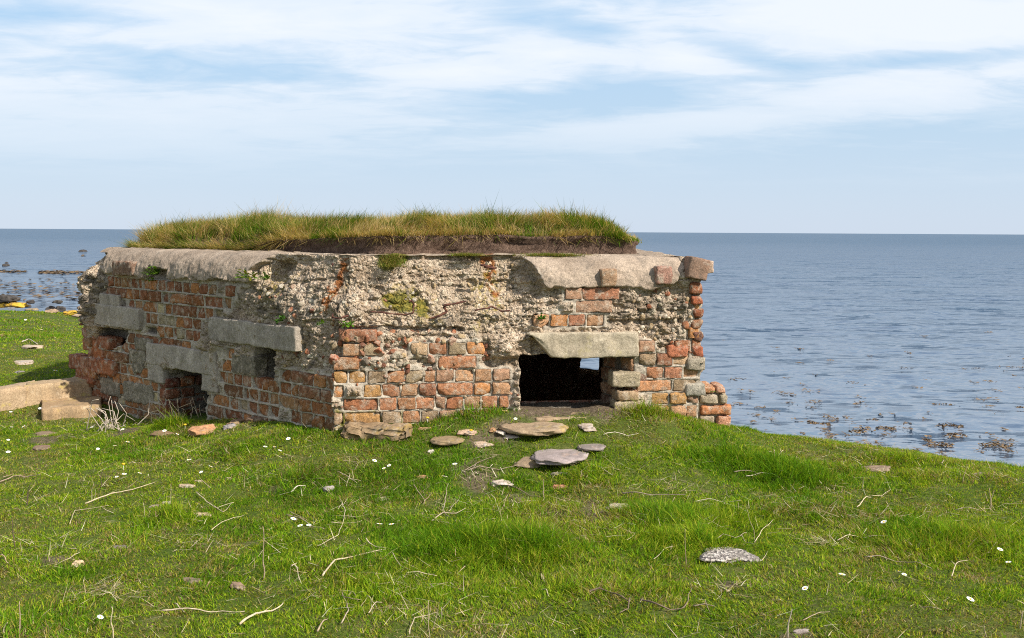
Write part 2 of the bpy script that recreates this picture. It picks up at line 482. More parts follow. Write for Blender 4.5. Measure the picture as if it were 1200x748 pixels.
fk = N.math('MULTIPLY', fr.outputs[0], N.ramp(N.math('DIVIDE', sg.outputs[1], 200.0, clamp=True), [(0.03, .47), (.12, .46), (.4, .42), (1.0, .36)]))
ms = N.n('ShaderNodeMixShader'); N.l(fk, ms.inputs[0]); N.l(df.outputs[0], ms.inputs[1]); N.l(gl.outputs[0], ms.inputs[2]); N.l(ms.outputs[0], N.out.inputs[0])

# ------------------------------------------------------------------ world, sun
SUN_EL = math.radians(40); SUN_A = math.radians(35)      # sun to the right, a little behind the camera
sdir = np.array([math.cos(SUN_A) * math.cos(SUN_EL), -math.sin(SUN_A) * math.cos(SUN_EL), math.sin(SUN_EL)])
world = bpy.data.worlds.new("World"); scene.world = world; world.use_nodes = True
wt = world.node_tree; wt.nodes.clear()
class W(NT):
    def __init__(s, t): s.t = t
W_ = W(wt)
out = wt.nodes.new('ShaderNodeOutputWorld'); bg = wt.nodes.new('ShaderNodeBackground')
sky = wt.nodes.new('ShaderNodeTexSky'); sky.sky_type = 'NISHITA'; sky.sun_disc = False
sky.sun_elevation = SUN_EL; sky.sun_rotation = math.atan2(sdir[0], sdir[1])
sky.air_density = 1.0; sky.dust_density = .6; sky.ozone_density = 1.6
tc = wt.nodes.new('ShaderNodeTexCoord').outputs['Generated']
sx = wt.nodes.new('ShaderNodeSeparateXYZ'); wt.links.new(tc, sx.inputs[0])
X, Y, Zz = sx.outputs
el = W_.math('DIVIDE', Zz, W_.math('MAXIMUM', Y, .05))          # tangent of elevation towards the sea
azx = W_.math('DIVIDE', X, W_.math('MAXIMUM', Y, .05))
zc = W_.math('MAXIMUM', Zz, .02)
cmb = wt.nodes.new('ShaderNodeCombineXYZ')                      # cloud sheet at even height
wt.links.new(W_.math('DIVIDE', X, W_.math('ADD', zc, .12)), cmb.inputs[0])
wt.links.new(W_.math('DIVIDE', Y, W_.math('ADD', zc, .12)), cmb.inputs[1])
mp = wt.nodes.new('ShaderNodeMapping'); mp.inputs['Rotation'].default_value = (0, 0, math.radians(-20))
mp.inputs['Scale'].default_value = (.8, 1.3, 1); mp.inputs['Location'].default_value = (3.1, 1.7, 0)
wt.links.new(cmb.outputs[0], mp.inputs['Vector'])
cn = W_.noise(1.35, 7, .58, vec=mp.outputs[0], dist=.5)
cn2 = W_.noise(4.2, 6, .6, vec=mp.outputs[0], dist=.8)
def blob(cx, cy, rx, ry, rot=0.0):
    """soft patch of the sky, centred on a direction given as photograph pixel"""
    ax, ay = (cx - 600) / FPX, (271.5 - cy) / FPX
    c_, s_ = math.cos(rot), math.sin(rot)
    dx = W_.math('SUBTRACT', azx, ax); dy = W_.math('SUBTRACT', el, ay)
    uu = W_.math('DIVIDE', W_.math('ADD', W_.math('MULTIPLY', dx, c_), W_.math('MULTIPLY', dy, s_)), rx / FPX)
    vv = W_.math('DIVIDE', W_.math('SUBTRACT', W_.math('MULTIPLY', dy, c_), W_.math('MULTIPLY', dx, s_)), ry / FPX)
    r2 = W_.math('ADD', W_.math('MULTIPLY', uu, uu), W_.math('MULTIPLY', vv, vv))
    return W_.math('POWER', 2.718, W_.math('MULTIPLY', r2, -1.0))
dens = None
for (sgn, *b_) in [(-.34, 250, 92, 170, 24, -.05), (-.22, 700, 48, 95, 26, -.35), (-.33, 700, 118, 150, 24, .05), (-.10, 590, 20, 60, 22, -.5), (-.30, 1040, 76, 200, 13, .09), (-.22, 870, 70, 90, 16, -.3),
                   (-.38, 1050, 172, 330, 34, .1), (-.30, 520, 200, 160, 34, .2), (-.2, 60, 25, 120, 16, .1), (-.2, 470, 160, 240, 14, .1),
                   (.30, 1000, 30, 330, 42, .02), (.30, 300, 35, 170, 28, -.1), (.28, 960, 122, 300, 22, .12), (.28, 730, 155, 200, 15, .12), (.26, 110, 130, 260, 40, -.05), (.20, 500, 100, 160, 20, .1), (.22, 780, 75, 150, 14, -.1), (.18, 300, 175, 380, 20, 0)]:
    t_ = W_.math('MULTIPLY', blob(*b_), sgn)
    dens = t_ if dens is None else W_.math('ADD', dens, t_)
dens = W_.math('ADD', dens, W_.math('MULTIPLY', W_.math('SUBTRACT', cn, .5), 1.15))
dens = W_.math('ADD', dens, W_.math('MULTIPLY', W_.math('SUBTRACT', cn2, .5), .55))
hor = W_.ramp(el, [(.0, 0.0), (.045, 0.0), (.10, .55), (.16, 1.0)])
cover = W_.math('MULTIPLY', W_.ramp(Zz, [(.26, 1.0), (.5, .85)]), W_.math('MULTIPLY', W_.ramp(W_.math('ADD', dens, .5), [(.22, 0.0), (.42, .35), (.60, .82), (.85, 1.0)]), hor))
hz = W_.ramp(Zz, [(0.0, .92), (.12, .9), (.25, .8), (.45, .35), (.8, 0.0)])
hc = W_.ramp(Zz, [(0.0, (.47, .545, .65)), (.10, (.40, .525, .655)), (.22, (.345, .515, .70))])
hc = W_.mix(1.0, hc, (10.0, 10.0, 10.0), 'MULTIPLY')
skyc = sky.outputs[0]
SKYG = 1.0
base = W_.mix(hz, skyc, hc)
mixc = W_.mix(W_.math('MULTIPLY', cover, .88), base, (6.9, 7.2, 7.65))
wt.links.new(mixc, bg.inputs[0]); bg.inputs[1].default_value = .10
wt.links.new(bg.outputs[0], out.inputs[0])

sl = bpy.data.lights.new('sun', 'SUN'); sl.energy = 5.0; sl.angle = math.radians(.53); sl.color = (1.0, .945, .86)
so = bpy.data.objects.new('sun', sl); COL.objects.link(so)
so.rotation_euler = Vector(-sdir).to_track_quat('-Z', 'Y').to_euler()
scene.view_settings.view_transform = 'Standard'; scene.view_settings.look = 'None'
scene.view_settings.exposure = 0.45; scene.view_settings.gamma = 1.0
scene.view_settings.use_curve_mapping = False
scene.cycles.max_bounces = 6; scene.cycles.diffuse_bounces = 3; scene.cycles.glossy_bounces = 3
scene.cycles.transmission_bounces = 2; scene.cycles.use_denoising = False; scene.cycles.filter_width = 1.05
scene.cycles.sample_clamp_indirect = 4.0
# ------------------------------------------------------------------ terrain
SEA = -.70
def P(px, py, Y): return tuple(at(px, py, Y))
ctrl = [(-4, 1, 0), (0, .5, 0), (4, 1, 0), (-3, 2.3, 0), (0, 2.3, 0), (3, 2.3, .0), (0, -4, 0), (-8, -3, 0), (8, -4, -.1), (-1.2, 3.4, 0), (1, 3.4, .02),
        P(390, 510, 5.13), P(450, 505, 5.18), P(540, 492, 5.2), P(580, 480, 5.22), P(620, 487, 5.26), P(700, 484, 5.3), P(760, 471, 5.33), P(800, 488, 5.4), P(850, 501, 5.6),
        P(330, 497, 5.5), P(260, 491, 5.95), P(235, 494, 6.05), P(190, 497, 6.2), P(150, 499, 6.45), P(115, 500, 6.55),
        P(200, 507, 5.8), P(100, 508, 6.15), P(0, 512, 6.1), P(-150, 500, 6.4), P(20, 470, 6.9), P(-100, 462, 7.2),
        P(0, 455, 7.5), P(95, 440, 7.8), P(-150, 448, 7.8),
        P(300, 600, 4.2), P(600, 560, 4.75), P(600, 522, 5.02), P(900, 560, 4.8), P(1100, 600, 4.2), P(450, 540, 4.85), P(750, 520, 5.05), P(100, 560, 4.9),
        P(900, 509, 5.9), P(1000, 517, 5.85), P(1100, 533, 5.55), P(1200, 547, 5.25), P(1320, 562, 5.0), P(1500, 600, 4.6),
        (1.6, 6.9, -.45), (1.6, 8.2, -1.1), (2.8, 6.8, -.75), (3.6, 6.0, -.75), (3.5, 7.2, -1.2), (4.7, 5.2, -.75), (6, 5, -1.3), (5.5, 3.5, -.3), (9, 3, -1.3),
        (0, 11, -.8), (0, 14, -1.3), (3, 12, -1.5), (-2, 12, -.5), (0, 9.8, -.3), (-3, 10, 0), (1.6, 9.5, -1.0), (-5, 8, .08), (-5, 12, -.12), (-8, 12, -.12), (-8, 16, -.3),
        (-9, 20, -.52), (-10.4, 22.3, -.7), (-13, 21.7, -.66), (-7, 19, -.78), (-6, 22, -1.0), (-12, 25, -1.2), (-4, 18, -1.1), (-2, 16, -1.2), (-12, 7, .05), (-15, 15, -.25), (-18, 26, -1.2), (-22, 20, -.5),
        (-30, 0, .2), (-30, -30, .2), (30, -30, -.3), (30, 0, -1.5), (30, 30, -1.6), (0, 40, -1.6), (-30, 40, -1.6), (-10, 30, -1.5), (12, 14, -1.5)]
ctrl = np.array(ctrl)
_n = len(ctrl)
_D = np.linalg.norm(ctrl[:, None, :2] - ctrl[None, :, :2], axis=2)
_A = np.zeros((_n + 3, _n + 3)); _A[:_n, :_n] = _D - np.eye(_n) * .01
_A[:_n, _n] = 1; _A[:_n, _n + 1:] = ctrl[:, :2]; _A[_n:, :_n] = _A[:_n, _n:].T
_w = np.linalg.solve(_A, np.concatenate([ctrl[:, 2], [0, 0, 0]]))
def ground(xy):
    xy = np.atleast_2d(np.asarray(xy, float))
    z = np.empty(len(xy))
    for i in range(0, len(xy), 40000):
        q = xy[i:i + 40000]
        D = np.linalg.norm(q[:, None, :] - ctrl[None, :, :2], axis=2)
        D = np.sqrt(D * D + .04)
        z[i:i + 40000] = D @ _w[:_n] + _w[_n] + q @ _w[_n + 1:]
    P3 = np.concatenate([xy, np.zeros((len(xy), 1))], 1)
    z += .018 * fbm(P3, 2.2, 4, 3) + .012 * fbm(P3, 7, 2, 5)
    return np.clip(z, -1.8, 1.0)

def G(px, py):
    """point where the photograph's pixel meets the ground"""
    d = ray(px, py); Ys = np.linspace(2.2, 26, 1200)
    pts = EYE + d * (Ys / d[1])[:, None]
    g = ground(pts[:, :2]); below = np.nonzero(pts[:, 2] < g)[0]
    i = below[0] if len(below) else len(Ys) - 1
    p = pts[i]; return np.array([p[0], p[1], ground(p[None, :2])[0]])

# ------------------------------------------------------------------ pillbox plan
P0 = np.array([-3.06, 7.1]); P1 = np.array([-.955, 5.2]); P2 = np.array([1.068, 5.5]); P3 = np.array([1.14, 8.0]); P4 = np.array([-.6, 9.3]); P5 = np.array([-2.75, 8.9])
PLAN = [P5, P0, P1, P2, P3, P4]
lenL = np.linalg.norm(P1 - P0); lenF = np.linalg.norm(P2 - P1)
dL = (P1 - P0) / lenL; dF = (P2 - P1) / lenF
nL = np.array([dL[1], -dL[0]]); nF = np.array([dF[1], -dF[0]])      # outward
def hit(px, py, p, n):
    d = ray(px, py); t = ((p - EYE[:2]) @ n) / (d[:2] @ n); return EYE + d * t
def L(px, py):
    q = hit(px, py, P1, nL); return ((q[:2] - P1) @ dL, q[2])
def F(px, py):
    q = hit(px, py, P1, nF); return ((q[:2] - P1) @ dF, q[2])
def Lp(*pts): return [L(*p) for p in pts]
def Fp(*pts): return [F(*p) for p in pts]
def wpos(s, z, out=0.0):
    s = np.asarray(s, float); out = np.asarray(out, float)
    lft = (s < 0)
    base = np.where(lft[..., None], P1 + dL * s[..., None], P1 + dF * s[..., None])
    nn = np.where(lft[..., None], nL, nF)
    xy = base + nn * out[..., None]
    return np.concatenate([xy, np.broadcast_to(np.asarray(z, float), s.shape)[..., None]], -1)

# openings (s,z)
O1 = Fp((611, 418), (748, 418), (746, 484), (611, 486))
O2 = Lp((297, 406), (321, 408), (321, 440), (313, 452), (298, 448))
O3 = Lp((192, 434), (238, 437), (241, 498), (196, 496))
O4 = Lp((116, 384), (149, 388), (147, 402), (128, 411), (112, 398))
O4b = Lp((170, 384), (183, 386), (182, 392), (169, 390))
# areas of facing brick
BRICK = [Lp((122, 320), (292, 329), (288, 342), (262, 376), (248, 392), (300, 404), (322, 432), (392, 436), (394, 520), (250, 512), (95, 520), (80, 430), (92, 398), (122, 388), (132, 350)),
         Fp((384, 436), (452, 437), (452, 404), (560, 392), (566, 420), (575, 432), (612, 430), (612, 520), (384, 522)),
         Fp((389, 389), (452, 389), (452, 440), (389, 440)),
         Fp((655, 337), (716, 337), (713, 384), (640, 392), (628, 366), (655, 364)),
         Fp((744, 414), (790, 404), (835, 330), (835, 520), (740, 522), (742, 470)),
         Fp((742, 398), (772, 398), (772, 418), (742, 418))]
HOLES = [Lp((290, 404), (325, 404), (325, 455), (292, 455)),]
COPE = [Lp((92, 250), (300, 250), (303, 300), (288, 318), (300, 331), (240, 329), (196, 327), (192, 316), (176, 315), (168, 326), (122, 321), (112, 312)),
        Fp((622, 250), (850, 250), (850, 300), (806, 304), (790, 335), (722, 338), (640, 336), (618, 300)),]
RUST = [Fp((356, 302), (370, 302), (370, 322), (366, 350), (360, 372), (346, 372), (352, 345)), Fp((566, 300), (583, 300), (586, 325), (590, 348), (580, 352), (572, 330))]
MOSS = [Fp((443, 300), (478, 296), (478, 308), (462, 319), (444, 314)), Fp((452, 347), (488, 344), (502, 356), (500, 372), (468, 370), (452, 360)), Fp((525, 292), (572, 293), (568, 301), (530, 299)),
        Fp((610, 294), (705, 290), (705, 299), (650, 301), (620, 299)), Fp((395, 483), (470, 486), (470, 500), (400, 500))]
CRUST = [Lp((88, 318), (124, 318), (134, 345), (116, 372), (100, 384), (88, 380)), Lp((294, 336), (330, 340), (330, 372), (300, 368)), Fp((372, 330), (398, 318), (398, 352), (374, 372)),
         Fp((590, 303), (630, 305), (640, 322), (632, 330), (606, 320)), Fp((715, 338), (768, 338), (810, 345), (812, 376), (766, 378), (715, 378)), Fp((500, 376), (545, 380), (545, 388), (500, 387))]
LICH = [Fp((455, 340), (505, 345), (510, 380), (455, 372)), Fp((560, 320), (600, 320), (590, 380), (560, 380)), Fp((390, 486), (475, 486), (475, 510), (390, 510)), Lp((300, 320), (330, 322), (330, 350), (300, 348))]

def inset_profile_z():
    """rows of the wall sheet: list of (z, cope inset, kind)"""
    rows = [(z, 0.0) for z in np.arange(-.30, .895, .0055)]
    R = .17
    for a in np.arange(0, 90.1, 1.9):
        rows.append((.897 + R * math.sin(math.radians(a)), .17 * (1 - math.cos(math.radians(a)))))
    for i in np.arange(.178, .33, .0085): rows.append((1.067 + .004 * min(1, (i - .17) / .3), i))
    return np.array(rows)
ROWS = inset_profile_z()

# columns
def path_cols():
    cols = []       # (x,y,nx,ny,s,kind)  s only meaningful on the two seen faces
    pts = PLAN + [PLAN[0]]
    S0 = -lenL
    for i in range(6):
        a, b = pts[i], pts[i + 1]; ln = np.linalg.norm(b - a); d = (b - a) / ln; n = np.array([d[1], -d[0]])
        fine = i in (1, 2)
        step = .0055 if fine else .03
        k = int(ln / step)
        pa = pts[i - 1] if i else pts[5]; dprev = (a - pa) / np.linalg.norm(a - pa); nprev = np.array([dprev[1], -dprev[0]])
        nb = pts[i + 2] if i < 5 else pts[1]; dn = (nb - b) / np.linalg.norm(nb - b); nn = np.array([dn[1], -dn[0]])
        for j in range(k):
            t = j / k * ln; rr = .09
            v = n.copy()
            if t < rr: v = nprev * (.5 - t / rr / 2) + n * (.5 + t / rr / 2)
            elif ln - t < rr: v = n * (.5 + (ln - t) / rr / 2) + nn * (.5 - (ln - t) / rr / 2)
            # mitre insets: at distance t inset q shortens; handled by scaling
            v = v / np.linalg.norm(v) ; v = v / max(.5, v @ n)
            s = {1: t - lenL, 2: t}.get(i, 99.0)
            if i == 0: s = -lenL - (ln - t)
            if i == 3: s = lenF + t
            cols.append((*(a + d * t), *v, s, i, a[0], a[1], d[0], d[1], t, ln))
    return np.array(cols)
COLS = path_cols()
CENT = np.mean(PLAN, axis=0)

# ---- bricks (planned first, so the mortar can be pressed around them)
bricks = []      # (s0,s1,z0,z1,out,face)
def lay_courses(face, s_from, s_to, zlines, seed, drop=.04):
    rr = np.random.default_rng(seed)
    for k in range(len(zlines) - 1):
        z0, z1 = zlines[k], zlines[k + 1]
        s = s_from + rr.uniform(-.2, 0)
        header = k % 2
        while s < s_to:
            w = (.102 if rr.random() < (.92 if header else .78) else .205) * rr.uniform(.93, 1.07)
            if rr.random() < .06: w *= .6
            b = (s, s + w - .011, z0 + .008 + rr.uniform(0, .003), z1 - .002, rr.normal(0, .005))
            s += w
            if rr.random() < drop: continue
            bricks.append((*b, face))
zl = L(200, 500)[1]
zL_top = .868
linesL = [zL_top - .0755 * k for k in range(0, 17)][::-1]
lay_courses(0, -lenL - .02, -.002, linesL, 4, .03)
zF_top = F(690, 337)[1]
linesF = [zF_top - .0745 * k for k in range(0, 15)][::-1]
lay_courses(1, .004, lenF, linesF, 9, .05)
LINTELS = [  # face, pixel rect corners, protrusion, depth
    (0, L(248, 376), L(352, 412), .045, .16), (0, L(108, 358), L(165, 387), .02, .14), (0, L(118, 345), L(141, 359), .01, .1),
    (0, L(175, 404), L(256, 436), .015, .14)]
def in_any(sz, polys):
    q = np.array([sz]); return any(poly_sd(q, p)[0] < 0 for p in polys)
FRAME_U = [Lp((174, 402), (256, 411), (254, 460), (236, 458), (236, 436), (192, 434), (190, 448), (174, 446))]
BLK = [Lp((108, 357), (165, 362), (165, 388), (108, 386)), Lp((118, 344), (141, 345), (141, 361), (118, 360)), Lp((247, 374), (353, 382), (353, 414), (247, 408))] + FRAME_U + [Fp((622, 388), (747, 388), (747, 420), (622, 422)), Fp((572, 393), (625, 393), (625, 424), (572, 424))]
kept = []
for b in bricks:
    b = (max(b[0], .004), *b[1:]) if b[5] == 1 else (b[0], min(b[1], -.004), *b[2:])
    if b[1] - b[0] < .04: continue
    c = ((b[0] + b[1]) / 2, (b[2] + b[3]) / 2)
    if not in_any(c, BRICK): continue
    bad = False
    for q in (c, (b[0] + .012, c[1]), (b[1] - .012, c[1])):
        if in_any(q, [O1, O2, O3, O4, O4b] + BLK): bad = True
    if bad: continue
    # crumbly parts
    q = np.array([[c[0], c[1], .3]])
    crumb = 0
    if b[5] == 1 and c[0] < F(452, 440)[0] and c[1] > F(420, 455)[1]: crumb = .30
    if b[5] == 1 and F(452, 440)[0] <= c[0] < F(570, 440)[0] and c[1] > F(500, 436)[1]: crumb = .40
    if b[5] == 1 and c[1] > F(800, 405)[1] and c[0] > F(760, 400)[0] and c[0] < lenF - .10: continue
    if b[5] == 0 and c[0] > L(330, 440)[0] and c[1] > L(340, 445)[1]: crumb = .3
    if b[5] == 0 and c[0] < L(118, 400)[0]: crumb = .15
    if vnoise(q, 7, 5)[0] * .5 + .5 < crumb: continue
    kept.append(b)
bricks = kept

# ---- the displaced sheet
nc, nr = len(COLS), len(ROWS)
print('sheet', nc, nr)
ci = np.arange(nc)
Zr = ROWS[:, 0]; In = ROWS[:, 1]
S = np.repeat(COLS[:, 4][:, None], nr, 1).ravel()
ZZ = np.tile(Zr, nc); IN = np.tile(In, nc)
FI = np.repeat(COLS[:, 5][:, None], nr, 1).ravel()
XY = np.repeat(COLS[:, None, 0:2], nr, 1).reshape(-1, 2)
NN = np.repeat(COLS[:, None, 2:4], nr, 1).reshape(-1, 2)
SZ = np.stack([S, ZZ], 1)
B3 = np.concatenate([XY - NN * IN[:, None], ZZ[:, None]], 1)
seen = (FI == 1) | (FI == 2) | ((FI == 0) & (S > -lenL - .5)) | ((FI == 3) & (S < lenF + .5))
def zone(polys, soft=.012, wob=.014, freq=14, seed=3):
    w = np.zeros(len(SZ)); idx = np.nonzero(seen)[0]
    nzv = fbm(B3[idx], freq, 3, seed) * wob
    for p in polys:
        p = np.asarray(p); lo = p.min(0) - .1; hi = p.max(0) + .1
        m_ = (SZ[idx, 0] > lo[0]) & (SZ[idx, 0] < hi[0]) & (SZ[idx, 1] > lo[1]) & (SZ[idx, 1] < hi[1])
        j = idx[m_]
        if len(j) == 0: continue
        sd = poly_sd(SZ[j], p) + nzv[m_]
        w[j] = np.maximum(w[j], 1 - sstep(-soft, soft, sd))
    return w
zb = zone(BRICK, .015, .02)
zc_ = zone(COPE, .006, .022, 11)
# everything of the cope that is not in view is intact
zc_ = np.where(~seen & (ZZ > .885), 1, zc_)
zc_ = np.where((ZZ < .885) , zc_ * sstep(.80, .885, ZZ + .03 * vnoise(B3, 6, 2)) if False else np.where(ZZ < .80, 0, zc_), zc_)
cr_end = sstep(-lenL + .22, -lenL + .10, S + .05 * vnoise(B3, 5, 8)) * (S < 0) * (ZZ < 1.03)
zc_ = np.maximum(zc_ * (1 - cr_end), 0)
# flat of the roof: concrete
flat = (IN > .16); 
zc_ = np.where(flat, np.maximum(zc_, .85 * sstep(-.2, .3, fbm(B3, 5, 4, 31) + (IN - .16) * 6)), zc_)
zr = np.clip(1 - zb, 0, 1) * (1 - zc_); zr = np.where(~seen & (ZZ < .885), .7, zr)
# base inset
ins = IN.copy()
cope_out = .016 * sstep(.865, .885, ZZ + .012 * fbm(B3, 12, 3, 12)) 
rub_front = (zr > .02) & (FI == 2)
bat = .16 * sstep(.62, 1.06, ZZ) * sstep(F(660, 330)[0], F(600, 330)[0], S + .05 * vnoise(B3, 6, 3)) * np.where((FI == 1) | (FI == 2), 1, 0) + .008
insR = np.where(flat, IN, np.maximum(bat, IN * .6))
ins = IN * zc_ + (1 - zc_) * np.where(FI == 2, np.where(zb > .5, np.minimum(IN, .02), insR), np.maximum(IN * .8, .10 * sstep(.85, 1.03, ZZ)) * (1 - sstep(-.6, -.05, S) * (FI == 1)) + (sstep(-.6, -.05, S) * (FI == 1)) * insR)
out = cope_out * zc_
f1, f2, cid = worley(B3, 22, 3)
g1, g2, gid = worley(B3, 55, 7)
big = fbm(B3, 3.6, 4, 21); mid = fbm(B3, 13, 4, 22); fin = fbm(B3, 48, 3, 23)
rub_d = .018 * big + .015 * mid + .014 * (1 - f1) * np.where(cid > .6, 1, .0) * sstep(-.2, .4, mid) - .010 + .007 * (1 - g1) * sstep(-.3, .5, big + mid) + .006 * fin
lay = fbm(B3 * np.array([.5, .5, 2.2]), 7, 3, 45); rub_d += .030 * (sstep(-.08, .08, lay) - .5) * .5
ridg = 1 - np.abs(fbm(B3 * np.array([1, 1, 2.6]), 9, 4, 41)); rub_d -= .014 * sstep(.86, 1.0, ridg)
rub_d = rub_d * (1 - .55 * sstep(.93, 1.03, ZZ))
mor_d = -.007 + .006 * mid + .004 * fin + .008 * big
cop_d = .009 * big + .006 * mid + .003 * fin - .010 * sstep(.45, .62, fbm(B3, 6, 5, 51)) * (IN > .12)
d_ = out + rub_d * zr + mor_d * np.clip(1 - zr - zc_, 0, 1) + cop_d * zc_
# mortar ribs / bricks pressed in
mind = np.full(len(S), 1.0)
for b in bricks:
    if b[5] == 0: cs = (ci[(COLS[:, 4] > b[0] - .02) & (COLS[:, 4] < b[1] + .02) & (COLS[:, 5] == 1)])
    else: cs = (ci[(COLS[:, 4] > b[0] - .02) & (COLS[:, 4] < b[1] + .02) & (COLS[:, 5] == 2)])
    rs = np.nonzero((Zr > b[2] - .02) & (Zr < b[3] + .02) & (In < .16))[0]
    if len(cs) == 0 or len(rs) == 0: continue
    ii = (cs[:, None] * nr + rs[None, :]).ravel()
    ds = np.maximum(b[0] - S[ii], S[ii] - b[1]); dz = np.maximum(b[2] - ZZ[ii], ZZ[ii] - b[3])
    sd = np.maximum(ds, dz)
    mind[ii] = np.minimum(mind[ii], sd)
    press = 1 - sstep(-.007, .001, sd)
    d_[ii] = np.where(press > 0, d_[ii] * (1 - press) + press * (-.035), d_[ii])
    zr[ii] *= 1 - sstep(.012, -.004, sd) * .9
gapz = sstep(.012, .030, mind) * zb * (FI >= 1) * (FI <= 2) * sstep(-.35, .05, fbm(B3, 8, 3, 44))
zr = np.maximum(zr, .8 * gapz); d_ = d_ + gapz * (rub_d * .9 + .006)
# far left broken end and lower-left bulge
bul = sstep(L(110, 420)[0], -lenL, S) * sstep(.62, .38, ZZ) * sstep(.0, .2, ZZ + .05)
d_ += .03 * bul * (FI <= 1)
d_ += .075 * sstep(-lenL + .22, -lenL + .02, S) * sstep(.46, .60, ZZ) * sstep(1.0, .90, ZZ) * (FI <= 1) * (.8 + .9 * mid + .5 * big)
# corner between the two faces: fallen away between z .35 and .8
cn_ = np.exp(-((S + .05) / .16) ** 2) * sstep(.36, .50, ZZ) * sstep(.86, .70, ZZ)
d_ -= (.055 + .03 * mid) * cn_
edge_ = (np.abs(S - lenF) < .10) & (ZZ < .93) & ((FI == 2) | (FI == 3))
d_ = np.where(edge_ & (d_ > -.034), np.maximum(d_, -.006 + .006 * mid), d_)
top_ = np.exp(-((S + .02) / .11) ** 2) * sstep(.78, .86, ZZ) * (IN < .17) * ((FI == 1) | (FI == 2))
d_ -= (.030 + .035 * big + .02 * mid) * top_
# hollow next to the left cope end
hol = zone([Lp((303, 306), (326, 308), (324, 332), (302, 330))], .02, .01)
d_ -= .09 * hol
notch = zone([Lp((170, 316), (197, 317), (197, 329), (170, 327))], .01, .004)
d_ -= .06 * notch
lip = zone([Fp((385, 384), (545, 384), (545, 389), (385, 389)), Fp((500, 300), (560, 300), (560, 306), (500, 306)), Fp((712, 376), (800, 374), (800, 380), (712, 382))], .006, .008)
d_ -= .03 * lip
# fallen hollow right part of the front under the cope
d_ -= .004 * zone([Fp((716, 340), (812, 340), (812, 376), (716, 378))], .02, .02)
d_ += .03 * zone([Fp((573, 396), (622, 394), (624, 420), (575, 420))], .008, .012)
# openings
def opening(poly, soft=.008, wob=.008): return zone([poly], soft, wob, 20, 61)
deep = np.zeros(len(S))
for o_, dd in ((O1, .36), (O2, .34), (O3, .34), (O4, .13), (O4b, .06)):
    w = opening(o_); deep = np.maximum(deep, w * dd)
s_a, s_b = F(744, 450)[0], F(718, 450)[0]
spl = np.clip((s_a - S) / (s_a - s_b), 0, 1) * .36
w1_ = opening(O1)
deep = np.where(w1_ > .01, np.where(S > s_b - .02, np.minimum(deep, spl + .0), deep), deep)
d_ = d_ * (1 - np.clip(deep / .05, 0, 1)) - deep
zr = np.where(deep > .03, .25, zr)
# far aperture in the back wall
tgt = EYE[:2] + ray(692, 425)[:2] * 1.0
dd_ = ray(692, 424.5); a_, b2_ = P3, P4
e_ = b2_ - a_; n_ = np.array([e_[1], -e_[0]]); tt = ((a_ - EYE[:2]) @ n_) / (dd_[:2] @ n_)
ap = EYE + dd_ * tt; ap_t = np.linalg.norm(ap[:2] - a_)
back = (FI == 4) & (np.abs(np.repeat(COLS[:, 10][:, None], nr, 1).ravel() - ap_t) < .11) & (np.abs(ZZ - ap[2] - .0) < .055)
V = np.concatenate([XY - NN * ins[:, None] + NN * d_[:, None], (ZZ + .004 * mid * zr)[:, None]], 1)
V[:, 2] += .006 * big * flat + .008 * np.maximum(mid, 0) * flat
# zones -> attributes
moss = zone(MOSS, .012, .02); rust = zone(RUST, .010, .012) * sstep(-.35, .1, fbm(B3, 30, 3, 71)); crust_shade = zone(CRUST, .03, .04) * np.where(S > .9, .45, .8) * sstep(-.5, .3, fbm(B3, 22, 3, 72))
lich = zone(LICH, .05, .05)
moss = np.maximum(moss, .9 * flat * sstep(.30, .40, IN) * sstep(.0, .4, fbm(B3, 6, 3, 77)))
zoneA = np.stack([zr, zc_, moss], 1); crust_shade = np.maximum(crust_shade, .85 * (deep > .03)); crust_shade = np.maximum(crust_shade, (FI == 1) * (ZZ < .87) * (.0 + .28 * sstep(-.1, .5, fbm(B3, 11, 4, 73)))); stain_shadeA = np.stack([rust, crust_shade * (1 - zc_), lich], 1)  # openings painted dark to stand in for their shade; the rest is grime
idx = np.arange(nc * nr).reshape(nc, nr)
a = idx; nxt = np.roll(idx, -1, axis=0)
Q = np.stack([a[:, :-1], nxt[:, :-1], nxt[:, 1:], a[:, 1:]], -1).reshape(-1, 4)
dq = deep[Q].min(1) ; fi_q = FI[Q[:, 0]]
cut = (dq > .30) | back[Q].all(1)
Q = Q[~cut]
isroof = (zc_[Q].mean(1) > .5) & (ZZ[Q].mean(1) > .80)

pill = empty('pillbox', (float(CENT[0]), float(CENT[1]), 0), 'ruined brick and concrete pillbox with a turf covered roof beside the sea', 'pillbox')
def sub_mesh(name, Qs):
    used, inv = np.unique(Qs.ravel(), return_inverse=True)
    return make_mesh(name, V[used], [inv.reshape(-1, 4)], True, {'zone': zoneA[used], 'stain_shade': stain_shadeA[used]})
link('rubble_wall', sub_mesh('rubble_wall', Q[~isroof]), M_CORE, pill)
# roof slab also closes the middle of the roof
roofQ = Q[isroof]
me = sub_mesh('roof_slab', roofQ); roof = link('roof_slab', me, M_CORE, pill)
def flat_poly(name, z, inset, mat, parent, up=True):
    pts = [];
    for p in PLAN:
        v = CENT - p; pts.append(p + v / np.linalg.norm(v) * inset)
    Vp = [(x, y, z) for x, y in pts]
    me = bpy.data.meshes.new(name); me.from_pydata(Vp, [], [list(range(6))]); me.update()
    return link(name, me, mat, parent)
flat_poly('ceiling', .93, .25, M_CONC, pill)
flat_poly('roof_core', 1.066, .40, M_CONC, pill)

